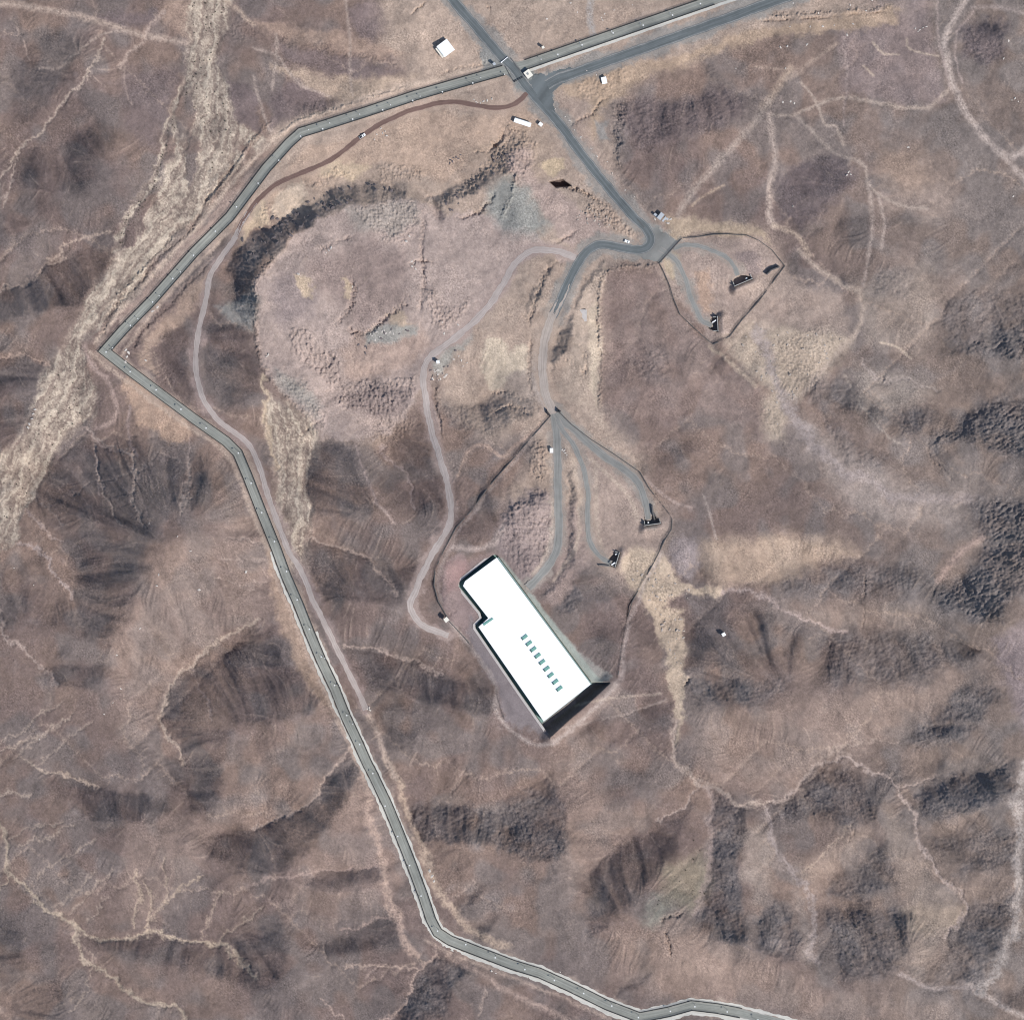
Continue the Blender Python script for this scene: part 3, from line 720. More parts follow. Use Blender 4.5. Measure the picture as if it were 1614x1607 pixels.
# ditches, banks and scarps: depth | width
for dp, wd, pts in ((1.6, 5, "370,253 348,288 324,319 293,370 255,402 217,448 179,487 158,533"),
                    (1.4, 5, "345,400 331,413 293,451 255,492 224,520 212,543 217,563"),
                    (1.2, 4, "855,172 884,210 915,252 948,296 985,342 1008,368"),
                    (-1.5, 6, "1210,27 1300,22 1370,17 1410,12"),
                    (1.5, 4, "1195,32 1260,29 1330,24 1405,16"),
                    (1.5, 3, "645,28 658,14 675,0"), (1.2, 3, "762,0 770,10 774,20"),
                    (1.6, 3, "1364,905 1362,950 1363,975 1358,992"),
                    (1.0, 3, "1461,690 1465,720 1485,740 1507,760"),
                    (2.2, 5, "1040,1458 1050,1446 1060,1442 1078,1441"),
                    (1.8, 4, "1048,1460 1052,1480 1060,1508"),
                    (3.0, 6, "880,287 905,297 925,306 945,318"),
                    (1.8, 5, "768,238 783,225 790,212 794,203"), (1.5, 4, "770,222 780,228 788,235"), (1.5, 4, "742,242 752,238 768,236"),
                    (1.2, 4, "690,118 712,112 745,105 778,97"),
                    (1.6, 4, "885,205 905,195 935,178 945,160 965,150"),
                    (-1.6, 6, "945,640 950,580 945,520 948,450 962,425 985,420 1036,420"),
                    (2.0, 4, "1090,1066 1076,1085"),
                    (1.4, 4, "706,975 720,950 700,930"),
                    (1.4, 5, "870,305 862,320"),
                    (1.4, 5, "905,360 895,372 870,385"),
                    (-1.4, 6, "440,396 408,440 402,490 405,540 420,588 478,652"),
                    (2.2, 7, "552,440 558,460 552,480 540,500 528,506"), (2.4, 7, "642,470 632,485 612,497 592,515 572,526 545,516"),
                    (1.6, 6, "668,340 664,400 668,450 660,490"), (1.6, 5, "500,395 530,380 560,372"), (1.4, 5, "640,420 660,410 690,415"),
                    (-1.6, 6, "790,345 800,320 812,290 815,270"), (1.8, 6, "780,300 770,320 745,338 720,345"),
                    (1.8, 6, "905,410 870,418 846,470 832,512"), (-1.4, 5, "690,590 692,640 700,700 715,770 718,820"),
                    (1.2, 4, "684,600 688,650 700,700 716,760"), (1.2, 5, "836,530 834,580 836,620"),
                    (-1.3, 5, "430,190 395,225 355,285 300,350 240,412 180,472"), (-1.2, 5, "640,138 580,158 510,178 470,192 440,215"),
                    (1.3, 5, "765,620 800,618 830,632"), (1.3, 5, "775,655 800,640 840,650"),
                    (1.2, 5, "880,560 905,575 925,590"), (1.4, 6, "920,545 924,580 918,600"),
                    (2.0, 6, "1385,590 1392,598 1388,604"),
                    (1.5, 5, "1335,1330 1345,1310 1340,1297"),
                    (1.6, 4, "470,690 500,664 506,660")):
    c = smooth(pts); s = box(c, wd * 2 + 10)
    d = seg_d(X[s] + 0.9 * w3[s] + 0.8 * w1[s], Y[s] + 0.9 * w4[s] + 0.8 * w2[s], c, False)
    en = np.minimum(np.hypot(X[s] - c[0][0], Y[s] - c[0][1]), np.hypot(X[s] - c[-1][0], Y[s] - c[-1][1]))
    m = (1 - sm(0, wd * (0.85 + 0.35 * np.clip(n_fin[s], -1, 1)), d)) * sm(0, 14, en + 3) * np.clip(0.75 + 0.3 * n_mid[s] + 0.25 * n_fin[s], 0.1, 1.3)
    H[s] -= dp * m

# ------------------------------------------------------------------ graded ground under roads, yards and buildings
CORR = np.zeros((NY, NX), np.float32)
ROADS = [(R_MAIN, 15), (R_GATE, 14), (R_EAST, 18), (R_BRA, 12), (R_BRB, 14), (R_BRC, 10), (R_ENC, 9), (R_ENC2, 8), (R_HAUL, 12), (R_WEST, 10), (R_RED, 9), (SEC, 18)]
for pts, wd in ROADS:
    s, m = line(pts, wd + 12, 7, False)
    CORR[s] = np.maximum(CORR[s], m)
H2 = blur(H, 11)
H = H * (1 - CORR) + H2 * CORR
flat *= 1 - CORR

def sample_idx(px, py):
    return (min(max((px + PAD) / Q, 0), NX - 1.001), min(max((py + PAD) / Q, 0), NY - 1.001))
def hz_of(A, px, py):
    fx, fy = sample_idx(px, py); i, j = int(fx), int(fy); a, b = fx - i, fy - j
    return float((A[j, i] * (1 - a) + A[j, i + 1] * a) * (1 - b) + (A[j + 1, i] * (1 - a) + A[j + 1, i + 1] * a) * b)

# terrace of the big hall
PADZ = float(np.mean([hz_of(H2, x, y) for x, y in ROOF]))
s, m = poly("735,878 783,868 800,878 945,1060 975,1076 868,1172 800,1134 740,1010 716,950 712,905", 16, False)
H[s] = H[s] * (1 - m) + PADZ * m
flat[s] *= 1 - m
ROOFZ = PADZ + 4.0
FLOORZ = PADZ - 5.5
# hillside left standing above the south-eastern end (the cut drops from it to the trench floor)
s, m = poly("866,1164 961,1074 1000,1095 960,1150 900,1195", 22, False)
H[s] += 7.0 * m
s, m = line("867.6,1165 962,1076", 16, 10, False)
H[s] = H[s] * (1 - 0.5 * m) + (PADZ + 7.0) * 0.5 * m
s, m = poly(PIT, 0.9, False)
dse = ((X[s] - 857) * 58.3 / 94.2 + (Y[s] - 1136) * 74 / 94.2)           # distance beyond the south-eastern wall
fl_z = FLOORZ + np.clip((dse - 9) / 18.0, 0, 1) * (PADZ + 6.8 - FLOORZ)
H[s] = H[s] * (1 - m) + fl_z * m
flat[s] *= 1 - m
k = (m * 0.85 * sm(4, -2, dse))[..., None]
COLR[s] = COLR[s] * (1 - k) + np.array([140, 176, 168.]) * k
s2, m2 = poly("784,877 792,880 940,1064 950,1074 931,1077", 2.5, False)   # concrete gutter along the north-eastern wall
paint(s2, m2, (172, 176, 166), .9)
# portal floors: floor polygon (photo px), drop at the headwall
PORTALS = [
    ("portal", (1131.5, 521.5), (1130.6, 499.5), "1131,522 1130.4,499 1122,503 1119,508 1112,509 1118,517", 6.5),
    ("portal", (1157.6, 451.2), (1185.4, 439.5), "1157.6,451 1185.4,439.4 1176,435 1166,434 1157,440", 6.5),
    ("portal", (1016.2, 828), (1040.8, 824.4), "1016.2,828 1040.8,824.2 1036,817 1030,813 1017,815", 6.5),
    ("portal", (969.6, 892.5), (976.2, 871), "969.6,892.5 976.4,871 970,872 962,878 958,886 962,891", 6.5),
]
for nm, a, b, p, dz in PORTALS:
    pts = pl(p); c = pts.mean(0)
    base = hz_of(H2, c[0], c[1])
    s, m = poly(pts, 0.8, False, 0.4)
    H[s] = H[s] * (1 - m) + (base - 3.0) * m
    s, m = line(np.array([a, b]) + (np.array([a, b]).mean(0) - c) * 0.9, 12, 7, False)
    H[s] = np.maximum(H[s], H[s] * (1 - m) + (base + 3.2) * m)
    s, m = poly(pts, 0.8, False, 0.4)
    H[s] = np.minimum(H[s], H[s] * (1 - m) + (base - 3.0) * m)
    flat[s] *= 1 - m
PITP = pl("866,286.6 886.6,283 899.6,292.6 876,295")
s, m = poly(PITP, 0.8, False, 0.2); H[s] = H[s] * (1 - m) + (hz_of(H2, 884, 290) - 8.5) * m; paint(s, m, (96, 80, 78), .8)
# patchy grit in the height, weaker on graded ground
gmask = np.clip(0.55 + 0.45 * noise(30, 200, 1.0, 91), 0.15, 1.3)
H += (0.05 * n_fin + 0.06 * gmask * n_grn) * (0.35 + 0.65 * flat) * (0.5 + 0.5 * np.clip(0.6 + 0.4 * n_mid, 0, 1.4))
H += 0.05 * noise(5, 30, 0.8, 31) * flat

# road bed
for pts, wd in ((R_MAIN, 12), (R_GATE, 10), (R_EAST, 12), (R_BRA, 8), (R_BRB, 9), (R_BRC, 6), (R_ENC, 5), (R_ENC2, 4), (R_HAUL, 8), (R_WEST, 7), (R_RED, 6), (SEC, 13)):
    s, m = line(pts, wd, 1.5, False)
    H[s] = H[s] * (1 - m) + (H2[s] - 0.35) * m
for pts, wd, c, a in ((R_MAIN, 31, (150, 143, 137), .85), (R_EAST, 33, (152, 145, 139), .9), (R_GATE, 24, (176, 156, 142), .8), (R_HAUL, 19, (168, 148, 140), .8), (R_BRA, 20, (160, 148, 139), .8),
                      (R_BRB, 22, (158, 148, 140), .8), (R_BRC, 17, (164, 150, 140), .85), (R_WEST, 14, (164, 144, 138), .7), (R_RED, 15, (186, 160, 144), .6),
                      (SEC, 22, (178, 158, 145), .75), (R_ENC, 14, (158, 150, 142), .8), (R_ENC2, 15, (166, 152, 142), .8)):
    s, m = line(pts, wd, 5, True)
    paint(s, m, c, a)
s, m = poly("1010,365 1030,360 1072,378 1060,400 1040,414 1010,400 1025,385", 5, True); paint(s, m, (146, 148, 144), .9)
s, m = poly("775,105 790,92 800,95 830,110 868,128 905,118 900,126 872,142 868,160 850,165 800,125", 4, True); paint(s, m, (132, 134, 132), .85)
s, m = poly("757,62 775,75 800,100 792,112 764,112 758,95", 3, True); paint(s, m, (146, 144, 140), .85)
s, m = poly("938,196 955,190 959,222 946,226", 4, True); paint(s, m, (156, 152, 148), .7)

# pale rill lines and grain in the colour of the ground itself
rl = np.clip((RILL - 0.9) * 0.55, 0, 1) * steep * flat
k = (rl * 0.5)[..., None]
COLR = COLR * (1 - k) + np.array([176, 154, 140], np.float32) * k
COLR *= (1 + 0.02 * n_mid + 0.03 * n_fin * (0.4 + 0.6 * flat) + 0.05 * gmask * n_grn * (0.4 + 0.6 * flat))[..., None]
COLR = np.clip(COLR, 30, 235)
GAIN = 0.83
LIN = (srgb(COLR) * GAIN * np.array([0.98, 1.0, 0.995], np.float32)).astype(np.float32)

def hz(px, py): return hz_of(H, px, py)
def W(px, py, z):
    k = (1 - z / HCAM) * PX
    return Vector(((px - CX) * k, (CY - py) * k, z))
def G_(px, py, dz=0.0):
    return W(px, py, hz(px, py) + dz)

# ------------------------------------------------------------------ helpers for objects
def mat(name, color, rough=0.8, metal=0.0, noise_s=0.0, noise_a=0.12, spec=0.3):
    m = bpy.data.materials.new(name); m.use_nodes = True
    nt = m.node_tree; b = nt.nodes['Principled BSDF']
    b.inputs['Base Color'].default_value = (*color, 1); b.inputs['Roughness'].default_value = rough
    b.inputs['Metallic'].default_value = metal; b.inputs['Specular IOR Level'].default_value = spec
    if noise_s:
        tc = nt.nodes.new('ShaderNodeTexCoord'); n = nt.nodes.new('ShaderNodeTexNoise')
        n.inputs['Scale'].default_value = noise_s; n.inputs['Detail'].default_value = 6
        nt.links.new(tc.outputs['Object'], n.inputs['Vector'])
        r = nt.nodes.new('ShaderNodeMapRange'); r.inputs[3].default_value = 1 - noise_a * 2; r.inputs[4].default_value = 1 + noise_a * 2
        nt.links.new(n.outputs['Fac'], r.inputs[0])
        mx = nt.nodes.new('ShaderNodeMix'); mx.data_type = 'RGBA'; mx.blend_type = 'MULTIPLY'; mx.inputs[0].default_value = 1
        mx.inputs[6].default_value = (*color, 1); nt.links.new(r.outputs[0], mx.inputs[7])
        nt.links.new(mx.outputs[2], b.inputs['Base Color'])
    return m

def link(name, me, m=None, parent=None, loc=None):
    o = bpy.data.objects.new(name, me); COL.objects.link(o)
    if m is not None and me is not None: me.materials.append(m)
    if parent is not None: o.parent = parent
    if loc is not None: o.location = loc
    return o
def tag(o, label=None, cat=None, group=None, kind=None):
    if label: o['label'] = label
    if cat: o['category'] = cat
    if group: o['group'] = group
    if kind: o['kind'] = kind
    return o
def thing(name, label, cat, loc, rz=0.0, group=None):
    o = bpy.data.objects.new(name, None); COL.objects.link(o)
    o.location = loc; o.rotation_euler = (0, 0, rz); o.empty_display_size = 1
    return tag(o, label, cat, group)
class MB:
    def __init__(s): s.v = []; s.f = []
    def box(s, x0, x1, y0, y1, z0, z1, rz=0.0, c=(0, 0)):
        n = len(s.v); ca, sa = math.cos(rz), math.sin(rz)
        for z in (z0, z1):
            for x, y in ((x0, y0), (x1, y0), (x1, y1), (x0, y1)):
                s.v.append((c[0] + x * ca - y * sa, c[1] + x * sa + y * ca, z))
        s.f += [tuple(n + i for i in q) for q in ((3, 2, 1, 0), (4, 5, 6, 7), (0, 1, 5, 4), (1, 2, 6, 5), (2, 3, 7, 6), (3, 0, 4, 7))]
        return s
    def cyl(s, a, b, r0, r1=None, n=8):
        r1 = r0 if r1 is None else r1
        a, b = Vector(a), Vector(b); d = (b - a).normalized()
        u = d.orthogonal().normalized(); v = d.cross(u); k = len(s.v)
        for p, r in ((a, r0), (b, r1)):
            for i in range(n):
                t = 2 * math.pi * i / n
                s.v.append(tuple(p + u * (r * math.cos(t)) + v * (r * math.sin(t))))
        for i in range(n):
            j = (i + 1) % n; s.f.append((k + i, k + j, k + n + j, k + n + i))
        s.f.append(tuple(k + i for i in reversed(range(n)))); s.f.append(tuple(k + n + i for i in range(n)))
        return s
    def prism(s, pts, z0, z1):
        """pts counter-clockwise seen from above"""
        n = len(pts); k = len(s.v)
        z0 = z0 if hasattr(z0, '__len__') else [z0] * n; z1 = z1 if hasattr(z1, '__len__') else [z1] * n
        s.v += [(p[0], p[1], z) for p, z in zip(pts, z0)] + [(p[0], p[1], z) for p, z in zip(pts, z1)]
        s.f.append(tuple(k + i for i in reversed(range(n)))); s.f.append(tuple(k + n + i for i in range(n)))
        for i in range(n):
            j = (i + 1) % n; s.f.append((k + i, k + j, k + n + j, k + n + i))
        return s
    def mesh(s, name):
        me = bpy.data.meshes.new(name); me.from_pydata(s.v, [], s.f); me.update(); return me
    def obj(s, name, m, parent=None, loc=None, bevel=0.0):
        o = link(name, s.mesh(name), m, parent, loc)
        if bevel:
            b = o.modifiers.new('bevel', 'BEVEL'); b.width = bevel; b.segments = 1; b.limit_method = 'ANGLE'
        return o
def copy_tree(o, loc=None, rz=None, label=None, group=None):
    c = o.copy(); COL.objects.link(c)
    if loc is not None: c.location = loc
    if rz is not None: c.rotation_euler = (0, 0, rz)
    if label: c['label'] = label
    if group: c['group'] = group
    for ch in list(o.children):
        d = ch.copy(); COL.objects.link(d); d.parent = c
        for g in list(ch.children):
            e = g.copy(); COL.objects.link(e); e.parent = d
    return c

# ------------------------------------------------------------------ the ground sheet
def grow_axis(a, step):
    ext = [step * (1.55 ** i) for i in range(1, 14)]
    lo = a[0] - np.cumsum(ext)[::-1]; hi = a[-1] + np.cumsum(ext)
    return np.concatenate([lo, a, hi])
AX, AY = grow_axis(gx, 6.0), grow_axis(gy, 6.0)
pad = 13
def ext(A):
    return np.pad(A, ((pad, pad), (pad, pad)) + ((0, 0),) * (A.ndim - 2), mode='edge')
HE, CE = ext(H), ext(LIN)
EX, EY = np.meshgrid(AX, AY)
fade = sm(0, 110, np.maximum(np.maximum(gx[0] - EX, EX - gx[-1]), np.maximum(gy[0] - EY, EY - gy[-1])))
HE = HE * (1 - fade) + fade * (12 * np.sin(EX * 0.006) * np.cos(EY * 0.0075) + 6 * np.sin(EX * 0.017 + EY * 0.011))
CE = CE * (1 - fade[..., None]) + fade[..., None] * LIN.mean((0, 1))
kk = (1 - HE / HCAM) * PX
co = np.stack([(EX - CX) * kk, (CY - EY) * kk, HE], -1).astype(np.float32)
ny, nx = HE.shape
me = bpy.data.meshes.new('ground')
me.vertices.add(nx * ny); me.vertices.foreach_set('co', co.ravel())
i = (np.arange(ny - 1)[:, None] * nx + np.arange(nx - 1)[None, :]).ravel()
quads = np.stack([i, i + nx, i + nx + 1, i + 1], -1).astype(np.int32)
me.loops.add(len(quads) * 4); me.loops.foreach_set('vertex_index', quads.ravel())
me.polygons.add(len(quads)); me.polygons.foreach_set('loop_start', np.arange(0, len(quads) * 4, 4, dtype=np.int32))
me.polygons.foreach_set('use_smooth', np.ones(len(quads), bool))
me.update(calc_edges=True)
at = me.color_attributes.new('ground_colour', 'FLOAT_COLOR', 'POINT')
at.data.foreach_set('color', np.concatenate([CE, np.ones(CE.shape[:2] + (1,))], -1).astype(np.float32).ravel())
gm = bpy.data.materials.new('desert_ground'); gm.use_nodes = True
nt = gm.node_tree; b = nt.nodes['Principled BSDF']
b.inputs['Roughness'].default_value = 1.0; b.inputs['Specular IOR Level'].default_value = 0.0
ca = nt.nodes.new('ShaderNodeAttribute'); ca.attribute_name = 'ground_colour'
tc = nt.nodes.new('ShaderNodeTexCoord')
def nz(sc, det, lo, hi):
    n = nt.nodes.new('ShaderNodeTexNoise'); n.inputs['Scale'].default_value = sc; n.inputs['Detail'].default_value = det
    n.inputs['Roughness'].default_value = 0.7
    nt.links.new(tc.outputs['Object'], n.inputs['Vector'])
    r = nt.nodes.new('ShaderNodeMapRange'); r.inputs[1].default_value = 0.25; r.inputs[2].default_value = 0.75
    r.inputs[3].default_value = lo; r.inputs[4].default_value = hi; nt.links.new(n.outputs['Fac'], r.inputs[0])
    return n, r
n1, r1 = nz(1.6, 4, 0.76, 1.24)
n2, r2 = nz(0.09, 4, 0.93, 1.07)
mm = nt.nodes.new('ShaderNodeMath'); mm.operation = 'MULTIPLY'; nt.links.new(r1.outputs[0], mm.inputs[0]); nt.links.new(r2.outputs[0], mm.inputs[1])
mx = nt.nodes.new('ShaderNodeMix'); mx.data_type = 'RGBA'; mx.blend_type = 'MULTIPLY'; mx.inputs[0].default_value = 1
nt.links.new(ca.outputs['Color'], mx.inputs[6]); nt.links.new(mm.outputs[0], mx.inputs[7])
nt.links.new(mx.outputs[2], b.inputs['Base Color'])
bp = nt.nodes.new('ShaderNodeBump'); bp.inputs['Strength'].default_value = 0.5; bp.inputs['Distance'].default_value = 0.5
nt.links.new(n1.outputs['Fac'], bp.inputs['Height']); nt.links.new(bp.outputs[0], b.inputs['Normal'])
ground = link('ground', me, gm); tag(ground, kind='structure')
del HE, CE, EX, EY, co, quads
# ------------------------------------------------------------------ roads: ribbons laid on the graded bed
def resample(pts, step):
    out = [pts[0]]
    for a, b in zip(pts[:-1], pts[1:]):
        n = max(1, int(np.hypot(*(b - a)) / step))
        for k in range(1, n + 1): out.append(a + (b - a) * k / n)
    return np.array(out)
def normals(p):
    d = np.diff(p, axis=0); d /= np.maximum(np.linalg.norm(d, axis=1), 1e-9)[:, None]
    n = np.stack([-d[:, 1], d[:, 0]], 1)
    N = np.empty_like(p); N[0] = n[0]; N[-1] = n[-1]
    for k in range(1, len(p) - 1):
        v = n[k - 1] + n[k]; v /= max(np.linalg.norm(v), 1e-6)
        N[k] = v / max(0.45, float(v @ n[k]))
    return N
def offset(p, d):
    """side of the direction of travel: + is to the right in the photo's axes (y down)"""
    return p + normals(p) * d
def ribbon(name, pts, width, m, lift, label=None, jit=0.4, step=3.0, off=0.0, z_of=None, taper=None):
    p = resample(pts, step); N = normals(p)
    A = 7; v = []; uv = []
    L = np.concatenate([[0], np.cumsum(np.linalg.norm(np.diff(p, axis=0), axis=1))]) * PX
    ph = rng.random(6) * 6.28
    for k in range(len(p)):
        t = k / max(1, len(p) - 1)
        ww = width if taper is None else width * (taper[0] * (1 - t) + taper[1] * t)
        jl = jit * (math.sin(L[k] * 0.31 + ph[0]) + 0.7 * math.sin(L[k] * 0.83 + ph[1]) + 0.6 * (rng.random() - .5))
        jr = jit * (math.sin(L[k] * 0.27 + ph[2]) + 0.7 * math.sin(L[k] * 0.91 + ph[3]) + 0.6 * (rng.random() - .5))
        for a in range(A):
            u = a / (A - 1) * 2 - 1
            o = off + u * ww / 2 + (jr if u > 0 else -jl) * abs(u) ** 3
            q = p[k] + N[k] * o
            z = hz_of(H2, q[0], q[1]) + lift
            v.append(tuple(W(q[0], q[1], z))); uv.append((u, L[k]))
    f = [(k * A + a, k * A + a + 1, (k + 1) * A + a + 1, (k + 1) * A + a) for k in range(len(p) - 1) for a in range(A - 1)]
    f = [q[::-1] for q in f]
    me = bpy.data.meshes.new(name); me.from_pydata(v, [], f); me.update()
    if sum(po.normal.z for po in me.polygons) < 0: me.flip_normals()
    ul = me.uv_layers.new(name='UVMap')
    for lp in me.loops: ul.data[lp.index].uv = uv[lp.vertex_index]
    o = link(name, me, m)
    return tag(o, kind='structure')

def road_mat(name, col, track=0.12, line_edge=0.0, dust=0.15, dustcol=(0.36, 0.3, 0.26)):
    """surface with wheel tracks, patches, blown dust at the verges"""
    m = bpy.data.materials.new(name); m.use_nodes = True; nt = m.node_tree; L = nt.links.new
    b = nt.nodes['Principled BSDF']; b.inputs['Roughness'].default_value = 0.95; b.inputs['Specular IOR Level'].default_value = 0.05
    uvn = nt.nodes.new('ShaderNodeUVMap'); sp = nt.nodes.new('ShaderNodeSeparateXYZ'); L(uvn.outputs[0], sp.inputs[0])
    tc = nt.nodes.new('ShaderNodeTexCoord')
    def mth(op, a, bb=None):
        n = nt.nodes.new('ShaderNodeMath'); n.operation = op
        for i, x in enumerate((a, bb)):
            if x is None: continue
            if isinstance(x, (int, float)): n.inputs[i].default_value = x
            else: L(x, n.inputs[i])
        return n.outputs[0]
    mp = nt.nodes.new('ShaderNodeMapping'); mp.inputs['Scale'].default_value = (5.0, 0.035, 1); L(uvn.outputs[0], mp.inputs[0])
    n1 = nt.nodes.new('ShaderNodeTexNoise'); n1.inputs['Scale'].default_value = 1; n1.inputs['Detail'].default_value = 5; L(mp.outputs[0], n1.inputs['Vector'])
    n2 = nt.nodes.new('ShaderNodeTexNoise'); n2.inputs['Scale'].default_value = 0.12; n2.inputs['Detail'].default_value = 8; n2.inputs['Roughness'].default_value = .65; L(tc.outputs['Object'], n2.inputs['Vector'])
    au = mth('ABSOLUTE', sp.outputs[0])
    tr = mth('COSINE', mth('MULTIPLY', mth('SUBTRACT', au, 0.42), 6.0))
    f = mth('ADD', mth('MULTIPLY', tr, -track * 0.5), 1.0)
    f = mth('ADD', f, mth('MULTIPLY', mth('SUBTRACT', n1.outputs['Fac'], 0.5), 0.95))
    f = mth('ADD', f, mth('MULTIPLY', mth('SUBTRACT', n2.outputs['Fac'], 0.5), 0.6))
    mx = nt.nodes.new('ShaderNodeMix'); mx.data_type = 'RGBA'; mx.blend_type = 'MULTIPLY'; mx.inputs[0].default_value = 1
    mx.inputs[6].default_value = (*col, 1); L(f, mx.inputs[7])
    # dust creeping in from the edges, ragged
    e = nt.nodes.new('ShaderNodeMapRange'); e.inputs[1].default_value = 0.62; e.inputs[2].default_value = 1.15; e.inputs[3].default_value = 0; e.inputs[4].default_value = 1
    L(mth('ADD', au, mth('MULTIPLY', mth('SUBTRACT', n2.outputs['Fac'], 0.5), 0.9)), e.inputs[0])
    m2 = nt.nodes.new('ShaderNodeMix'); m2.data_type = 'RGBA'; L(mth('MULTIPLY', e.outputs[0], dust * 4), m2.inputs[0])
    L(mx.outputs[2], m2.inputs[6]); m2.inputs[7].default_value = (*dustcol, 1)
    out = m2.outputs[2]
    if line_edge:
        d = mth('ABSOLUTE', mth('SUBTRACT', au, 0.8)); ln_ = mth('LESS_THAN', d, 0.035)
        m3 = nt.nodes.new('ShaderNodeMix'); m3.data_type = 'RGBA'; L(mth('MULTIPLY', ln_, mth('MULTIPLY', n2.outputs['Fac'], line_edge)), m3.inputs[0])
        L(out, m3.inputs[6]); m3.inputs[7].default_value = (0.6, 0.58, 0.54, 1); out = m3.outputs[2]
    L(out, b.inputs['Base Color'])
    return m
M_ASPH = road_mat('asphalt', (0.128, 0.141, 0.143), .16, .5, .1, (.29, .25, .225))
M_PATROL = road_mat('grey_road_base', (0.245, 0.248, 0.222), .12, 0, .16, (.27, .25, .22))
M_GRAV = road_mat('grey_gravel', (0.232, 0.228, 0.212), .12, 0, .16, (.33, .28, .245))
M_HAUL = road_mat('pale_gravel', (0.36, 0.308, 0.282), .07, 0, .06, (.30, .24, .215))
M_TAN = road_mat('tan_gravel', (0.37, 0.315, 0.275), .08, 0, .12, (.42, .34, .28))
M_RED = road_mat('red_brown_dirt', (0.165, 0.108, 0.092), .18, 0, .05, (.24, .17, .145))
M_CONC = road_mat('pale_concrete', (0.50, 0.48, 0.43), .05, 0, .08, (.33, .28, .25))

def apron(name, s, m, lift):
    """a paved area: a fine grid cut to a ragged outline"""
    p = pl(s); x0, y0 = p.min(0); x1, y1 = p.max(0); st = 1.5
    xs = np.arange(x0, x1 + st, st); ys = np.arange(y0, y1 + st, st)
    v = []; ix = {}; f = []; uv = []
    def vid(a, b):
        if (a, b) not in ix:
            ix[(a, b)] = len(v); x, y = xs[a], ys[b]; v.append(tuple(W(x, y, hz_of(H2, x, y) + lift))); uv.append((.35 * math.sin(x * .03 + y * .02), (x + y) * PX))
        return ix[(a, b)]
    gx_, gy_ = np.meshgrid(xs[:-1] + st / 2, ys[:-1] + st / 2)
    ins = inside(gx_ + 1.2 * np.sin(gy_ * .5) + rng.normal(0, .4, gx_.shape), gy_ + 1.2 * np.sin(gx_ * .45), p)
    for b in range(len(ys) - 1):
        for a in range(len(xs) - 1):
            if ins[b, a]: f.append((vid(a, b), vid(a, b + 1), vid(a + 1, b + 1), vid(a + 1, b)))
    me = bpy.data.meshes.new(name); me.from_pydata(v, [], f); me.update()
    if sum(po.normal.z for po in me.polygons) < 0: me.flip_normals()
    ul = me.uv_layers.new(name='UVMap')
    for lp in me.loops: ul.data[lp.index].uv = uv[lp.vertex_index]
    return tag(link(name, me, m), kind='structure')
main = ribbon('asphalt_road', R_MAIN, 16.5, M_ASPH, .10, taper=(1.0, .85))
east = ribbon('asphalt_side_road', R_EAST, 17, M_ASPH, .14)
for pg, mm_, lf, nm in (("834,128 846,117 866,112 905,106 903,123 888,131 876,141 871,154 874,176 862,172 846,152", M_ASPH, .13, 'asphalt_junction'), ("1004,352 1022,352 1040,364 1074,377 1050,402 1040,414 1018,409 998,399 990,392 1012,386 1018,378 1016,368", M_GRAV, .09, 'gravel_apron')):
    apron(nm, pg, mm_, lf)
ribbon('patrol_road', SEC[::-1], 14.5, M_PATROL, .06, jit=.12)
ribbon('gravel_road', R_GATE, 13.5, M_TAN, .11, jit=.7)
for off_, ln_ in ((-3.6, 26), (0.5, 15), (3.8, 34)):
    ribbon('sand_drift', R_MAIN[-max(4, int(ln_ / 3)):][::-1], 4.2, M_TAN, .13, jit=.8, off=off_, taper=(1.0, .15), step=2)
ribbon('gravel_road', R_BRA, 13, M_GRAV, .12, jit=.6)
ribbon('gravel_road', R_BRB, 14, M_GRAV, .16, jit=.6, taper=(1.0, .75))
ribbon('gravel_road', R_BRC, 8, M_GRAV, .19, jit=.6)
ribbon('gravel_road', R_ENC, 8, M_GRAV, .13, jit=.6)
ribbon('gravel_road', R_ENC2, 7, M_GRAV, .15, jit=.7)
ribbon('haul_road', R_HAUL, 10, M_HAUL, .08, jit=.7)
ribbon('dirt_track', R_WEST, 8.5, M_HAUL, .07, jit=.5)
ribbon('dirt_track', R_RED, 7, M_RED, .12, jit=.4)
for off_, n_ in ((-2.4, 9), (0, 5), (2.2, 12)):
    ribbon('sand_drift', R_RED[-n_:][::-1], 2.8, M_HAUL, .15, jit=.6, off=off_, taper=(1.0, .15), step=2)

# concrete strips beside the patrol road
i0 = 24                                              # from here south the strips begin
SE = SEC[i0:]
ribbon('road_shoulder', SEC[i0 - 1:], 5.4, M_CONC, .10, off=10.8, jit=.8, taper=(.8, 1.35))
ribbon('road_shoulder', SEC[i0 + 2:], 4.2, M_CONC, .10, off=-9.9, jit=.7, taper=(.9, 1.2))
ribbon('road_shoulder', np.array([[1290, -58], [1124, 0], [829, 102]]), 4.6, M_CONC, .18, off=-10.4, jit=.25)

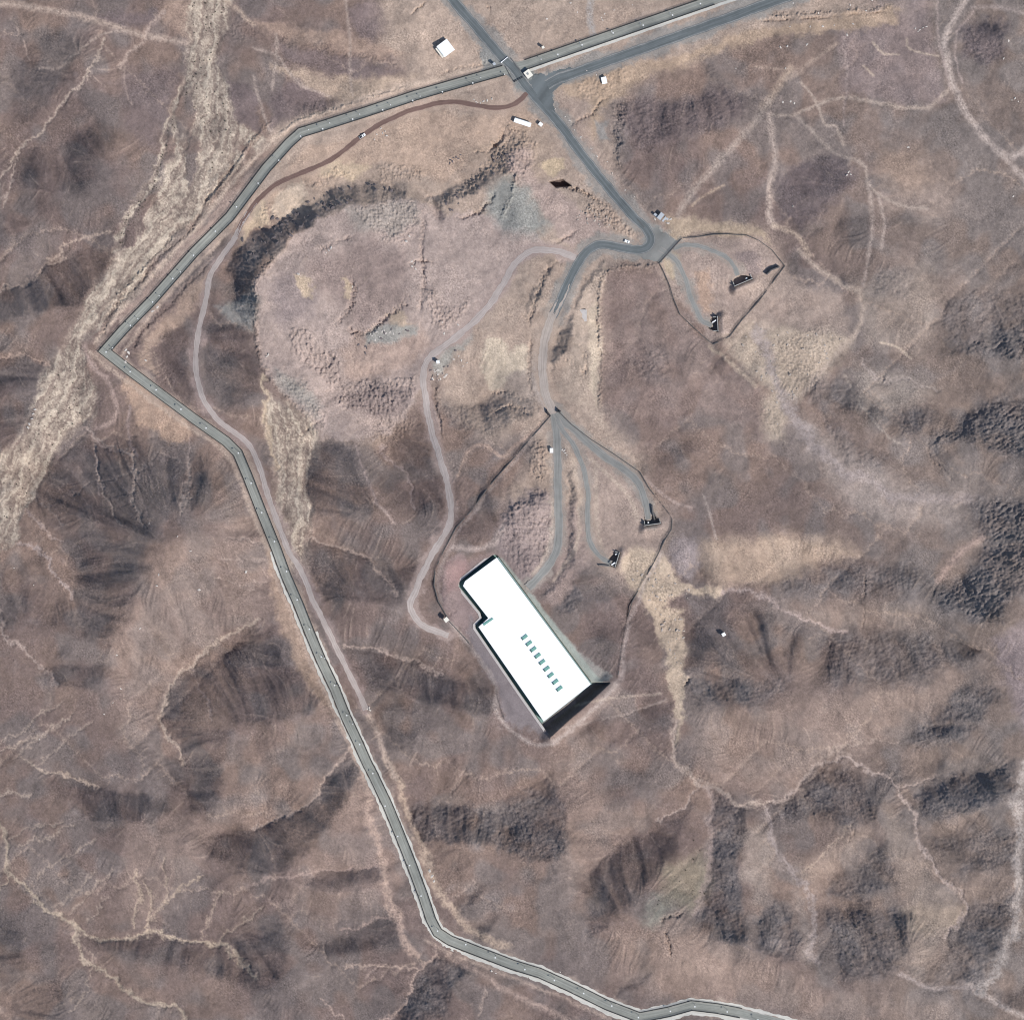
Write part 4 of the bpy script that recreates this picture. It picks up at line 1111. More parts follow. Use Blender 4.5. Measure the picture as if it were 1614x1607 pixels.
# ------------------------------------------------------------------ fences
M_POST = mat('grey_galvanised_post', (.33, .33, .32), .6, .2)
M_KERB = mat('weathered_dark_concrete', (.06, .06, .056), .95, 0, .5, .15)
M_CONCRETE = mat('grey_concrete', (.40, .385, .355), .9, 0, .4, .1)
M_CONCPALE = mat('pale_concrete_coping', (.47, .43, .40), .9, 0, .4, .1)
def mesh_mat():
    m = bpy.data.materials.new('chain_link_mesh'); m.use_nodes = True; nt = m.node_tree
    b = nt.nodes['Principled BSDF']; b.inputs['Base Color'].default_value = (.10, .10, .095, 1); b.inputs['Roughness'].default_value = .8
    tr = nt.nodes.new('ShaderNodeBsdfTransparent'); mx = nt.nodes.new('ShaderNodeMixShader')
    tc = nt.nodes.new('ShaderNodeTexCoord'); wv = nt.nodes.new('ShaderNodeTexChecker'); wv.inputs['Scale'].default_value = 14
    r = nt.nodes.new('ShaderNodeMapRange'); r.inputs[3].default_value = 0.10; r.inputs[4].default_value = 0.40
    nt.links.new(tc.outputs['Object'], wv.inputs['Vector']); nt.links.new(wv.outputs['Fac'], r.inputs[0])
    nt.links.new(r.outputs[0], mx.inputs[0]); nt.links.new(tr.outputs[0], mx.inputs[1]); nt.links.new(b.outputs[0], mx.inputs[2])
    nt.links.new(mx.outputs[0], nt.nodes['Material Output'].inputs['Surface'])
    return m
M_MESH = mesh_mat()
post_me = MB().cyl((0, 0, -.4), (0, 0, 2.45), .07, n=6).cyl((0, 0, 2.45), (.25, 0, 2.8), .05, n=5).mesh('fence_post')
post_me.materials.append(M_POST)
def strip_wall(pts, z_of, th, z0, z1, loc):
    """a thin wall that follows the ground along pts (photo px); returns MB in local coords of loc"""
    p = resample(pts, 4.0); N = normals(p); m = MB()
    k0 = len(m.v); n = len(p)
    for k in range(n):
        zc = z_of(*p[k]); t = th / PX / 2
        for s in (-1, 1):
            q = p[k] + N[k] * t * s
            for dz in (z0, z1):
                m.v.append(tuple(W(q[0], q[1], zc + dz) - loc))
    for k in range(n - 1):
        a, b = k * 4, (k + 1) * 4
        m.f += [(a, b, b + 1, a + 1), (a + 2, a + 3, b + 3, b + 2), (a + 1, b + 1, b + 3, a + 3), (a, a + 2, b + 2, b)]
    m.f += [(0, 1, 3, 2), (4 * n - 4, 4 * n - 2, 4 * n - 1, 4 * n - 3)]
    return m
def fence(name, pts, label, group, spacing=6.0, kerb=.72, kerb_m=None):
    mid = pts[len(pts) // 2]
    loc = G_(*mid)
    t = thing(name, label, 'fence', loc, group=group)
    g = lambda x, y: hz_of(H2, x, y)
    strip_wall(pts, g, kerb, -.6, .35, loc).obj('base_kerb', kerb_m or M_KERB, t)
    strip_wall(pts, g, .05, .35, 2.4, loc).obj('mesh_panel', M_MESH, t)
    p = resample(pts, 1.0); L = np.concatenate([[0], np.cumsum(np.linalg.norm(np.diff(p, axis=0), axis=1))]) * PX
    nxt = 0
    for k in range(len(p)):
        if L[k] >= nxt:
            nxt += spacing
            o = link('post', post_me, None, t, W(p[k][0], p[k][1], g(*p[k])) - loc)
    return t
SECr = resample(SEC, 8)
def sec_part(a, b):
    """stretch of the patrol road between the traced corner points a..b"""
    return resample(SEC[a:b + 1], 8)
# corners of the patrol road (indices into SEC)
runs = [(1, 2, "from the picture's top edge to the checkpoint"), (3, 8, "from the checkpoint down to the first bend"), (8, 15, "from the first bend to the western corner"),
        (15, 20, "from the western corner to the hillside bend"), (20, 26, "from the hillside bend to the concrete strips"),
        (26, 32, "halfway down the long southern straight"), (32, 37, "on the last part of the southern straight"), (37, 44, "from the southern corner to the lower dip"), (44, 49, "from the dip to the lower edge")]
full_l, full_r = offset(SEC, 7.6), offset(SEC, -7.6)
for a, b, where in runs:
    b = min(b, len(SEC) - 1)
    fence('perimeter_fence', full_r[a:b + 1], f"inner mesh fence of the patrol road, {where}", 'fences along the patrol road')
    fence('perimeter_fence', full_l[a:b + 1], f"outer mesh fence of the patrol road, {where}", 'fences along the patrol road')
SITE_W = pl("862,647 868,655 770,767 744,803 719,831 698.5,869 686,897 684,922 691,948 706,974")
SITE_S = pl("707,978 731.6,1004 757,1035 780,1068 785,1101 795.4,1134 866,1169.5")
SITE_SE = pl("866,1169.5 971,1075.5")
SITE_E = pl("971,1075.5 976,1055 981,1017 989,973.5 996.4,948 1011.6,919 1025.6,895.5 1037.5,872.6 1047.5,851.6 1058.4,833.7 1059.4,816 1052.5,806 1039.5,790 1023.6,770 1008.7,744")
SITE_N = pl("1008.7,744 970,717 931,692 902,670 881,649")
M_KERB2 = mat('weathered_grey_concrete', (.12, .11, .105), .95, 0, .5, .15)
for pts, lab in ((SITE_W, "mesh fence from the site gate down the western side to the small cream hut"), (SITE_S, "mesh fence below the cream hut round the foot of the great white hall"),
                 (SITE_SE, "straight mesh fence along the cutting beside the great hall's dark end"), (SITE_E, "mesh fence curving from the great hall up the sandy valley"),
                 (SITE_N, "mesh fence beside the gravel road from the site gate to the angled corner")):
    fence('site_fence', pts, lab, 'fences round the great hall', kerb=.75, kerb_m=M_KERB2)
ENCL = pl("1038.9,415 1075,375 1095.4,374 1125.4,369.5 1146,369 1177,371 1196.3,379 1216.8,394 1237,419 1196,474.5 1169,504.5 1150,530 1124,542.7 1106,528 1072,496 1061,469 1054.5,447 1043.6,422.7 1038.9,415")
fence('compound_fence', ENCL[0:2], "short mesh fence closing the compound where the asphalt road ends", 'fences of the small compound', kerb=.8, kerb_m=M_KERB2)
fence('compound_fence', ENCL[1:9], "mesh fence arching over the top of the small compound with two portals", 'fences of the small compound', kerb=.6, kerb_m=M_KERB2)
fence('compound_fence', ENCL[8:13], "dark straight mesh fence on the lower right of the small compound", 'fences of the small compound', kerb=.9, kerb_m=M_KERB2)
fence('compound_fence', ENCL[12:], "mesh fence curving down the western side of the small compound", 'fences of the small compound', kerb=.6, kerb_m=M_KERB2)

# ------------------------------------------------------------------ the great hall
M_WHITE = mat('white_sheet_roof', (.84, .85, .84), .5, 0, .06, .05, .4)
M_TEAL = mat('teal_green_cladding', (.055, .105, .095), .7, 0, .3, .06)
M_TEALL = mat('pale_teal_panel', (.16, .33, .28), .45, 0, .6, .08)
M_DARK = mat('dark_steel', (.03, .03, .035), .6, .3)
M_GLASS = mat('tinted_glass', (.03, .045, .055), .15, 0, 0, .1, .5)
def loc_pts(s, z, loc):
    q = [W(x, y, z) - loc for x, y in (pl(s) if isinstance(s, str) else s)]
    a = sum(q[i].x * q[(i + 1) % len(q)].y - q[(i + 1) % len(q)].x * q[i].y for i in range(len(q)))
    return [(v.x, v.y) for v in (q if a > 0 else q[::-1])]
hl = W(845, 1010, FLOORZ)
hall = thing('industrial_hall', "great white-roofed hall sunk in a dark trench with nine teal roof vents", 'building', hl)
def inset(s, d):
    p = pl(s) if isinstance(s, str) else s
    c = p.mean(0); return np.array([q + (c - q) / np.linalg.norm(c - q) * d for q in p])
rz_ = ROOFZ - FLOORZ
MB().prism(loc_pts(inset(ROOF, .9), FLOORZ, hl), -1.0, rz_ - .35).obj('wall', M_TEAL, hall)
MB().prism(loc_pts(ROOF, FLOORZ, hl), rz_ - .35, rz_).obj('roof', M_WHITE, hall)
ax = np.array([-0.797, 0.604]); lo = np.array([0.604, 0.797])
for x, y in ((826.7, 1003.6), (833.8, 1013.3), (840.6, 1022.7), (847.5, 1032.7), (854.4, 1042.8), (861.5, 1053.2), (868, 1063.4), (875.2, 1073.8), (881.7, 1084.4)):
    c = np.array([x, y])
    q = np.array([c + ax * 5.3 + lo * 2.3, c - ax * 5.3 + lo * 2.3, c - ax * 5.3 - lo * 2.3, c + ax * 5.3 - lo * 2.3])
    v = MB().prism(loc_pts(q, FLOORZ, hl), rz_ - .02, rz_ + .55).obj('roof_vent', M_TEALL, hall)
    e = np.array([c + ax * 5.2 + lo * 2.2, c + ax * 3.6 + lo * 2.2, c + ax * 3.6 - lo * 2.2, c + ax * 5.2 - lo * 2.2])  # dark teal slab: the shade on the vent's left end, put into colour
    MB().prism(loc_pts(e, FLOORZ, hl), rz_ + .55, rz_ + .72).obj('shade_strip', M_TEAL, v)
q = pl("761,982.5 776,973 778,975 763,985.5")
MB().prism(loc_pts(q, FLOORZ, hl), rz_ - .01, rz_ + .5).obj('canopy', M_TEALL, hall)
q = pl("784,878.6 785.4,877.6 932.6,1077.2 931.2,1078")
MB().prism(loc_pts(q, FLOORZ, hl), rz_ - .9, rz_ - .38).obj('gutter', mat('grey_green_gutter', (.22, .30, .27), .6), hall)
# doors on the trench side
for t in (.2, .5, .8):
    c = np.array([754.3, 987.5]) * (1 - t) + np.array([857, 1136]) * t + np.array([-.797, .604]) * .35
    d = np.array([.57, .822])
    q = np.array([c + d * 4, c + d * 4 + np.array([-.5, .38]), c - d * 4 + np.array([-.5, .38]), c - d * 4])
    MB().prism(loc_pts(q, FLOORZ, hl), .02, 4.2).obj('door', M_DARK, hall)
# retaining wall round the trench
rl_ = W(760, 1000, PADZ)
rw = thing('retaining_wall', "pale concrete retaining wall round the dark trench of the great hall", 'wall', rl_)
tw = pl("780,873.6 775.6,874.4 723.6,916.4 722.4,924 756,965.4 758.8,974 748.4,985 748.8,990 819,1093 860,1151.4 866.6,1165")
strip_wall(tw, lambda x, y: PADZ, .6, -7.0, .25, rl_).obj('wall_face', M_CONCRETE, rw)
strip_wall(offset(tw, -1.6) if False else offset(tw, 1.4), lambda x, y: PADZ, 1.7, -.5, .32, rl_).obj('coping', M_CONCPALE, rw)

# ------------------------------------------------------------------ tunnel portals
PLAB = ["dark portal with a white beam at the bottom of the small compound", "dark portal with a pale slanted headwall in the middle of the small compound",
        "dark portal with a level white headwall at the end of the wide gravel branch road", "dark portal with two white beams at the end of the narrow gravel branch road"]
M_HEAD = mat('pale_painted_concrete', (.36, .345, .32), .85, 0, .4, .08)
for (nm, a, b, p, dz), lab in zip(PORTALS, PLAB):
    pts = pl(p); c = pts.mean(0); a = np.array(a); b = np.array(b)
    base = hz_of(H2, c[0], c[1]) - 3.0
    mid = (a + b) / 2; loc = W(mid[0], mid[1], base)
    t = thing('tunnel_portal', lab, 'portal', loc)
    A, B = W(a[0], a[1], base) - loc, W(b[0], b[1], base) - loc
    d = (B - A); Lh = d.length / 2; ang = math.atan2(d.y, d.x)
    inn = W(c[0], c[1], base) - loc
    n = Vector((-math.sin(ang), math.cos(ang), 0)); sgn = 1 if n.dot(inn) > 0 else -1
    MB().box(-Lh - .5, Lh + .5, -.3, .3, -.5, 6.4, ang).obj('headwall', M_HEAD, t)
    MB().box(-2.4, 2.4, .31 if sgn > 0 else -.45, .45 if sgn > 0 else -.31, 0, 4.6, ang).obj('door', M_DARK, t)
    for s in (-1, 1):
        cx = s * (Lh - .1)
        m = MB().box(cx - .25, cx + .25, .31 if sgn > 0 else -3.6, 3.6 if sgn > 0 else -.31, -.5, 5.2, ang)
        m.obj('wing_wall', M_CONCRETE, t)
def beam(t_ix, pts, z):
    pass
def white_beam(x, y, x2, y2, label, up):
    a, b = G_(x, y), G_(x2, y2); loc = (a + b) / 2; d = b - a; z = max(a.z, b.z) + up
    loc.z = min(a.z, b.z)
    t = thing('gate_beam', label, 'beam', loc)
    L2 = d.length / 2; an = math.atan2(d.y, d.x); h = z - loc.z
    MB().box(-L2, L2, -.45, .45, h, h + .35, an).obj('crossbar', M_WHITE, t)
    for s in (-1, 1):
        MB().box(s * L2 * .9 - .12, s * L2 * .9 + .12, -.15, .15, -.3, h, an).obj('upright', M_POST, t)
white_beam(1122.5, 508.6, 1128.5, 504.6, "white slanted beam over the bottom compound portal", 4.8)
white_beam(969.5, 873.8, 972.8, 872.4, "short white beam at the top of the narrow branch road's portal", 4.4)
white_beam(964.6, 889.4, 968.6, 886.8, "white beam at the foot of the narrow branch road's portal", 4.6)
white_beam(1175, 439.6, 1177.6, 438.4, "short white beam inside the slanted portal of the compound", 4.2)
white_beam(1020.6, 823.6, 1022.8, 823.2, "tiny white beam inside the portal of the wide branch road", 4.4)
# walls that throw the two thin dark lines beside the wide branch portal
def low_wall(pts, label, h=3.0, th=.4, m=M_KERB2):
    pts = pl(pts); loc = G_(*pts[len(pts) // 2])
    t = thing('low_wall', label, 'wall', loc)
    strip_wall(pts, hz, th, -.6, h, loc).obj('wall_face', m, t)
    strip_wall(pts, hz, th + .14, h, h + .12, loc).obj('coping', m, t)
low_wall("1028,796 1029,806 1032,819", "dark wall running up from the wide branch road's portal", 2.4, 1.0)
low_wall("1031,808 1037,819", "thin dark wall forking off beside the wide branch road's portal", 1.4, .5)
low_wall("943.5,890.3 953,891 961,891.8", "dark wall running level from the narrow branch road's portal", 1.6, .8)
low_wall("1208.5,433 1216,425.5 1229,420.5", "dark slanted wall in the right corner of the small compound", 4.2, .8)

# ------------------------------------------------------------------ small buildings
M_CREAM = mat('cream_sheet_roof', (.74, .70, .60), .6, 0, .4, .05)
M_WALL = mat('plastered_wall', (.45, .42, .38), .9, 0, .5, .08)
M_GREYR = mat('grey_sheet_roof', (.40, .42, .44), .6, 0, .5, .08)
def hut(name, x, y, L, Wd, h, rz, label, roofm=M_WHITE, cat='hut', overhang=.25, wallm=None, extras=()):
    """L, Wd in metres; rz in world radians"""
    loc = G_(x, y); t = thing(name, label, cat, loc, rz)
    MB().box(-L / 2, L / 2, -Wd / 2, Wd / 2, -1.0, h).obj('wall', wallm or M_WALL, t)
    r = MB().prism([(-L / 2 - overhang, -Wd / 2 - overhang), (L / 2 + overhang, -Wd / 2 - overhang), (L / 2 + overhang, Wd / 2 + overhang), (-L / 2 - overhang, Wd / 2 + overhang)],
                   h, [h + .22, h + .22, h + .3, h + .3]).obj('roof', roofm, t)
    MB().box(-.5, .5, -Wd / 2 - .06, -Wd / 2 - .002, -.1, 2.05).obj('door', M_DARK, t)
    if L > 3.4:
        for s in (-1, 1):
            w_ = MB().box(s * L * .3 - .5, s * L * .3 + .5, -Wd / 2 - .05, -Wd / 2 - .002, 1.0, 2.0).obj('window', M_WALL, t)
            MB().box(s * L * .3 - .42, s * L * .3 + .42, -Wd / 2 - .08, -Wd / 2 - .052, 1.08, 1.92).obj('pane', M_GLASS, w_)
    return t
AH = math.atan2(25, 30)        # huts aligned with the crossroads: long side up to the right
sh = hut('storage_shed', 702.5, 76.5, 9.6, 10.2, 4.0, math.radians(37), "white-roofed shed with a pale porch on sand beside the top road", cat='shed')
MB().box(-6.8, -5.0, -4.6, 4.6, 2.3, 2.45).obj('porch_roof', M_CREAM, sh)
for yy in (-4.4, 0, 4.4): MB().box(-6.7, -6.55, yy - .08, yy + .08, -.4, 2.3).obj('porch_post', M_POST, sh)
gh = hut('gatehouse', 832.6, 117.2, 4.6, 5.6, 3.4, math.radians(37), "cream gatehouse with a rooftop cooler at the road crossing", M_CREAM, 'gatehouse')
MB().box(-.9, .5, -.6, .8, 3.65, 4.3).obj('cooler', M_POST, gh)
hut('guard_hut', 952.2, 127.2, 3.6, 5.0, 2.6, math.radians(12), "small white hut on bare ground below the eastern asphalt road", extras=())
hut('guard_hut', 869.2, 709.8, 2.2, 3.2, 2.5, 0.0, "small white box hut beside the straight gravel road below the site gate")
hut('guard_hut', 1140.6, 999.5, 2.4, 2.2, 2.6, math.radians(30), "lone white hut with a dark shadow on the brown eastern hillside")
cab = hut('site_cabin', 823.6, 193.6, 13.6, 3.3, 2.9, math.radians(-18), "long white prefabricated cabin on sand below the road crossing", cat='cabin', overhang=.1)
MB().box(-6.9, 5.2, 1.76, 2.2, 2.2, 2.3).obj('awning', M_POST, cab)
hut('site_cabin', 852.2, 196.3, 3.0, 2.6, 2.6, math.radians(-40), "small white cabin at the road's edge beside the long prefabricated cabin", cat='cabin', overhang=.1)
gb = hut('plant_shed', 1041.2, 341.0, 5.4, 3.2, 3.6, math.radians(52), "grey flat-roofed shed with open lean-tos beside the asphalt bend", M_GREYR, 'shed', .1)
for k, (x0, x1, y0, y1, zz) in enumerate(((-2.4, 2.2, -4.4, -3.0, 2.8), (-2.6, -.6, 2.2, 5.2, 2.6), (.6, 2.4, -6.2, -4.9, 2.5))):
    r = MB().box(x0, x1, y0, y1, zz, zz + .15).obj('lean_to', M_GREYR, gb)
    for xx in (x0 + .1, x1 - .1): MB().box(xx - .06, xx + .06, (y0 + y1) / 2 - .06, (y0 + y1) / 2 + .06, -.4, zz).obj('post', M_POST, r)
# watch towers on legs
def tower(x, y, h, size, rz, label, roofm):
    loc = G_(x, y); t = thing('guard_tower', label, 'tower', loc, rz); s = size / 2
    for a in (-1, 1):
        for b in (-1, 1):
            MB().cyl((a * s, b * s, -.5), (a * s * .85, b * s * .85, h), .12, n=6).obj('leg', M_POST, t)
    MB().box(-s, s, -s, s, h, h + .2).obj('platform', M_POST, t)
    c = MB().box(-s * .9, s * .9, -s * .9, s * .9, h + .2, h + 2.3).obj('cabin', M_WALL, t)
    for sx in (-1, 1): MB().box(sx * s * .9 - .03 + sx * .04, sx * s * .9 + .03 + sx * .04, -s * .7, s * .7, h + 1.1, h + 1.9).obj('window', M_GLASS, c)
    MB().box(-s * 1.15, s * 1.15, -s * 1.15, s * 1.15, h + 2.3, h + 2.5).obj('roof', roofm, t)
    ld = MB()
    for yy in (-.25, .25): ld.cyl((s + .9, yy, -.2), (s + .05, yy, h + .2), .04, n=5)
    ld.obj('ladder', M_POST, t)
tower(703.6, 976.2, 4.2, 3.0, math.radians(38), "cream-roofed watch tower on the fence west of the great hall", M_CREAM)
tower(856.0, 75.3, 2.0, 1.7, math.radians(30), "tiny pale watch tower on bare ground above the road crossing", M_CREAM)
tower(779.0, 101.4, 2.2, 1.9, math.radians(30), "grey watch tower on the paved apron beside the top road", M_GREYR)
tower(690.4, 570.4, 2.2, 2.2, math.radians(5), "small white tower at the bend of the pale haul road", M_WHITE)

# barriers and rails of the checkpoint
def barrier(xa, ya, xb, yb, m, label, h=1.1, r=.28):
    a, b = G_(xa, ya), G_(xb, yb); t = thing('road_barrier', label, 'barrier', a)
    d = b - a; d.z = 0; an = math.atan2(d.y, d.x); L = d.length
    MB().box(0, L, -r, r, h, h + .22, an).obj('boom', m, t)
    MB().box(-.45, .45, -.45, .45, -.4, h + .5, an).obj('motor_box', m, t)
    e = MB().box(L - .15, L + .15, -.15, .15, -.4, h, an).obj('rest_post', M_POST, t)
barrier(790.2, 98.6, 800.4, 90.2, M_WHITE, "white barrier across the top road before the crossing", r=.3)
barrier(811, 128.6, 824, 122.0, M_DARK, "dark barrier with a white end across the road beside the gatehouse")
def rail(pts, label):
    pts = pl(pts); loc = G_(*pts[0]); t = thing('guard_rail', label, 'railing', loc)
    g = lambda x, y: hz_of(H2, x, y)
    strip_wall(pts, g, .35, .5, .95, loc).obj('beam', M_KERB2, t)
    p = resample(pts, 6)
    for q in p: MB().box(-.1, .1, -.1, .1, -.4, .9).obj('post', M_POST, t, W(q[0], q[1], g(*q)) - loc)
rail("796.5,104.5 803,117 810.5,129.5", "dark guard rail on the shed's side of the road crossing")
rail("805.5,92 814,104 825,116.5", "dark guard rail on the gatehouse side of the road crossing")
rail("1004.5,345 1016,359", "dark rail on the inside of the asphalt bend")
for pts, lab in (("861.5,645 862.4,651 867,655.4", "dark gate leaf on the western side of the site gate"), ("879,643.5 878,648.5 884,648", "dark gate leaf on the eastern side of the site gate")):
    low_wall(pts, lab, 2.2, .6, M_DARK)

# ------------------------------------------------------------------ lamps on the patrol road
M_LAMP = mat('white_lamp_housing', (.66, .66, .64), .5)
def make_lamp():
    t = thing('street_lamp', 'lamp', 'street lamp', (0, 0, 0))
    MB().cyl((0, 0, -.5), (0, 0, 6.2), .13, .08, 8).obj('pole', M_POST, t)
    MB().cyl((0, 0, 6.15), (1.3, 0, 6.45), .06, .05, 6).obj('arm', M_POST, t)
    hd = MB().prism([(.9, -.42), (1.5, -.58), (2.0, -.3), (2.0, .3), (1.5, .58), (.9, .42)], 6.42, 6.62).obj('lamp_head', M_LAMP, t)
    MB().box(1.0, 1.9, -.3, .3, 6.36, 6.41).obj('lens', M_GLASS, hd)
    MB().box(-.25, .25, -.25, .25, -.5, .5).obj('base', M_CONCRETE, t)
    return t
def make_mast():
    t = thing('camera_mast', 'mast', 'camera mast', (0, 0, 0))
    MB().cyl((0, 0, -.4), (0, 0, 3.6), .09, .07, 8).obj('pole', M_POST, t)
    h = MB().box(-.5, .45, -.28, .28, 3.6, 4.0).obj('camera', M_LAMP, t)
    MB().cyl((.45, 0, 3.8), (.62, 0, 3.8), .14, n=8).obj('lens', M_GLASS, h)
    MB().box(-.3, .3, -.2, .2, -.4, .7).obj('cabinet', M_POST, t)
    return t
ORD = "first second third fourth fifth sixth seventh eighth ninth tenth eleventh twelfth thirteenth fourteenth".split()
def sec_dir(x, y):
    best = 1e9; d = np.array([1., 0.]); q0 = SEC[0]
    for a, b in zip(SEC[:-1], SEC[1:]):
        ab = b - a; t_ = np.clip(((x - a[0]) * ab[0] + (y - a[1]) * ab[1]) / (ab @ ab), 0, 1); q = a + ab * t_
        dd = np.hypot(x - q[0], y - q[1])
        if dd < best: best, d, q0 = dd, ab / np.linalg.norm(ab), q
    return d, q0
lamp0, mast0 = make_lamp(), make_mast(); used = {'lamp': 0, 'mast': 0}
def put(kind, x, y, label, group):
    d, q = sec_dir(x, y)
    n = np.array([q[0] - x, q[1] - y]);
    if np.linalg.norm(n) < 1.5: n = np.array([-d[1], d[0]])
    rz = math.atan2(-n[1], n[0]) + random.uniform(-.25, .25)
    z = hz_of(H2, x, y)
    # the white head is what is seen: the pole stands one arm length outside it
    k = 1.4 / PX if kind == 'lamp' else 0
    u = n / np.linalg.norm(n)
    px_, py_ = x - u[0] * k, y - u[1] * k
    loc = W(px_, py_, hz_of(H2, px_, py_))
    src = lamp0 if kind == 'lamp' else mast0
    if not used[kind]:
        used[kind] = 1; o = src; o.location = loc; o.rotation_euler = (0, 0, rz)
    else: o = copy_tree(src, loc, rz)
    o['label'] = label; o['group'] = group
LAMPS = [("879,87 917,72 966.5,53 1013,41 1060,25 1103.5,7", "right of the checkpoint towards the top edge"),
         ("744.7,131.9 697.4,145.6 650,159.4 603.3,174.2 555.6,188.8 508.4,204.1 474,215.6", "left of the checkpoint towards the first bend"),
         ("440,253 407,290 373,327 340,365 306,402.5 273,439.5 241,476.5 206.6,512.8 168.4,555.6", "down from the first bend to the western corner"),
         ("205.4,585.7 247,614.8 286.2,645.4 325.8,675 376.3,714.3 396.2,761", "down from the western corner to the hillside bend"),
         ("413,808 433,853 452,900 469,945 488,991 507,1035 528,1080 547,1127 567,1172 588,1218", "below the hillside bend on the southern straight"),
         ("607,1269 627,1317 645.7,1362.6 663.7,1410.4 689.6,1465.5", "on the lower half of the southern straight"),
         ("734,1487 781,1508 827.2,1526.5 873.7,1543.5 919.4,1563.8 963.9,1583.6 1006.3,1602", "past the southern corner towards the lower edge"),
         ("1055.8,1592.5 1095.5,1585 1146,1593 1194.6,1605.7", "past the dip at the lower edge")]
for s, where in LAMPS:
    for k, (x, y) in enumerate(pl(s)):
        put('lamp', x, y, f"white-headed lamp post, {ORD[k]} {where}", 'lamp posts along the patrol road')
MASTS = [("795,117.8 757.8,123 662.2,152.3 615.6,165.8 567.1,180.6 519.9,194.4 486.7,204.8", "left of the checkpoint"),
         ("852.8,94 914,68 964,50 1009,37 1056,21", "right of the checkpoint"),
         ("284.5,429 251,466 217.6,502.5 177.8,548.5", "above the western corner"),
         ("512,1037 535,1080 556,1140", "on the southern straight beside the pale strips")]
for s, where in MASTS:
    for k, (x, y) in enumerate(pl(s)):
        put('mast', x, y, f"camera mast on the patrol road, {ORD[k]} {where}", 'camera masts on the patrol road')

# ------------------------------------------------------------------ vehicles
M_CAR = mat('white_car_paint', (.82, .82, .80), .3, 0, 0, .1, .5)
M_TYRE = mat('black_rubber', (.02, .02, .02), .9)
M_RIM = mat('steel_rim', (.4, .4, .42), .4, .7)
def vehicle(name, label, cat, x, y, rz, L, Wd, pickup, z_off=.2, bodym=M_CAR):
    loc = W(x, y, hz_of(H2, x, y) + z_off); t = thing(name, label, cat, loc, rz)
    h, w2 = L / 2, Wd / 2
    prof = [(-h, .35), (h, .35), (h, .75), (h * .96, .88), (h * .5, .98), (-h * .97, 1.0), (-h, .8)]
    def extr(pr, w_): 
        m = MB(); n = len(pr)
        for s in (-1, 1): m.v += [(a, s * w_, z) for a, z in pr]
        m.f.append(tuple(range(n))); m.f.append(tuple(reversed(range(n, 2 * n))))
        for i in range(n):
            j = (i + 1) % n; m.f.append((j, i, n + i, n + j))
        return m
    extr(prof, w2).obj('body', bodym, t, bevel=.06)
    if pickup: cabp = [(-h * .10, .985), (h * .48, .985), (h * .28, 1.72), (-h * .04, 1.75)]
    else: cabp = [(-h * .92, .985), (h * .48, .985), (h * .2, 1.5), (-h * .7, 1.52)]
    g = extr(cabp, w2 * .9).obj('window', M_GLASS, t)
    top = [(cabp[3][0] - .05, cabp[3][1] - .02), (cabp[2][0] + .05, cabp[2][1] - .02), (cabp[2][0], cabp[2][1] + .06), (cabp[3][0], cabp[3][1] + .06)]
    extr(top, w2 * .92).obj('cab_roof', bodym, t, bevel=.03)
    if pickup: MB().box(-h * .92, -h * .16, -w2 * .82, w2 * .82, .98, 1.03).obj('load_bed', M_DARK, t)
    for sx in (-.62, .62):
        for sy in (-1, 1):
            wh = MB().cyl((sx * h, sy * (w2 - .2), .36), (sx * h, sy * (w2 + .03), .36), .36, n=14).obj('wheel', M_TYRE, t)
            MB().cyl((sx * h, sy * (w2 + .031), .36), (sx * h, sy * (w2 + .05), .36), .2, n=10).obj('rim', M_RIM, wh)
    for sy in (-.7, .7): MB().box(h - .01, h + .03, sy * w2 - .2, sy * w2 + .2, .6, .75).obj('headlight', M_RIM, t)
vehicle('parked_car', "white car parked on the inside of the asphalt hairpin", 'car', 987.8, 380.4, math.radians(-20), 4.6, 2.1, False)
vehicle('pickup_truck', "pale pickup truck driving on the red-brown dirt track", 'truck', 571, 214.6, math.radians(33), 5.6, 2.1, True)

# ------------------------------------------------------------------ loose rocks, rubble and scrub
M_ROCKP = mat('pale_limestone', (.52, .47, .42), .95, 0, 1.2, .12)
M_ROCKM = mat('tan_rock', (.38, .325, .28), .95, 0, 1.2, .14)
M_ROCKD = mat('dark_rock', (.13, .11, .11), .95, 0, 1.2, .15)
def rock_mesh(seed, sq):
    bm = bmesh.new(); bmesh.ops.create_icosphere(bm, subdivisions=2, radius=1)
    r = random.Random(seed); ph = [r.uniform(0, 6) for _ in range(9)]
    for v in bm.verts:
        c = v.co
        k = 1 + .22 * math.sin(2.3 * c.x + ph[0]) + .2 * math.sin(2.9 * c.y + ph[1]) + .14 * math.sin(4.1 * c.z + ph[2]) + .1 * math.sin(6 * c.x + 5 * c.y + ph[3])
        v.co = Vector((c.x * k * sq[0], c.y * k * sq[1], c.z * k * sq[2]))
        v.co.x = round(v.co.x / .22) * .22 * .4 + v.co.x * .6
    me = bpy.data.meshes.new('boulder'); bm.to_mesh(me); bm.free(); return me
RM = [rock_mesh(k, sq) for k, sq in enumerate(((1, .7, .55), (.8, .9, .6), (1.2, .6, .5)))]
RP = []; RD = []; RB = []
for me_ in RM:
    a = me_.copy(); a.materials.append(M_ROCKP); RP.append(a)
    a = me_.copy(); a.materials.append(M_ROCKD); RD.append(a)
    a = me_.copy(); a.materials.append(M_ROCKM); RB.append(a)
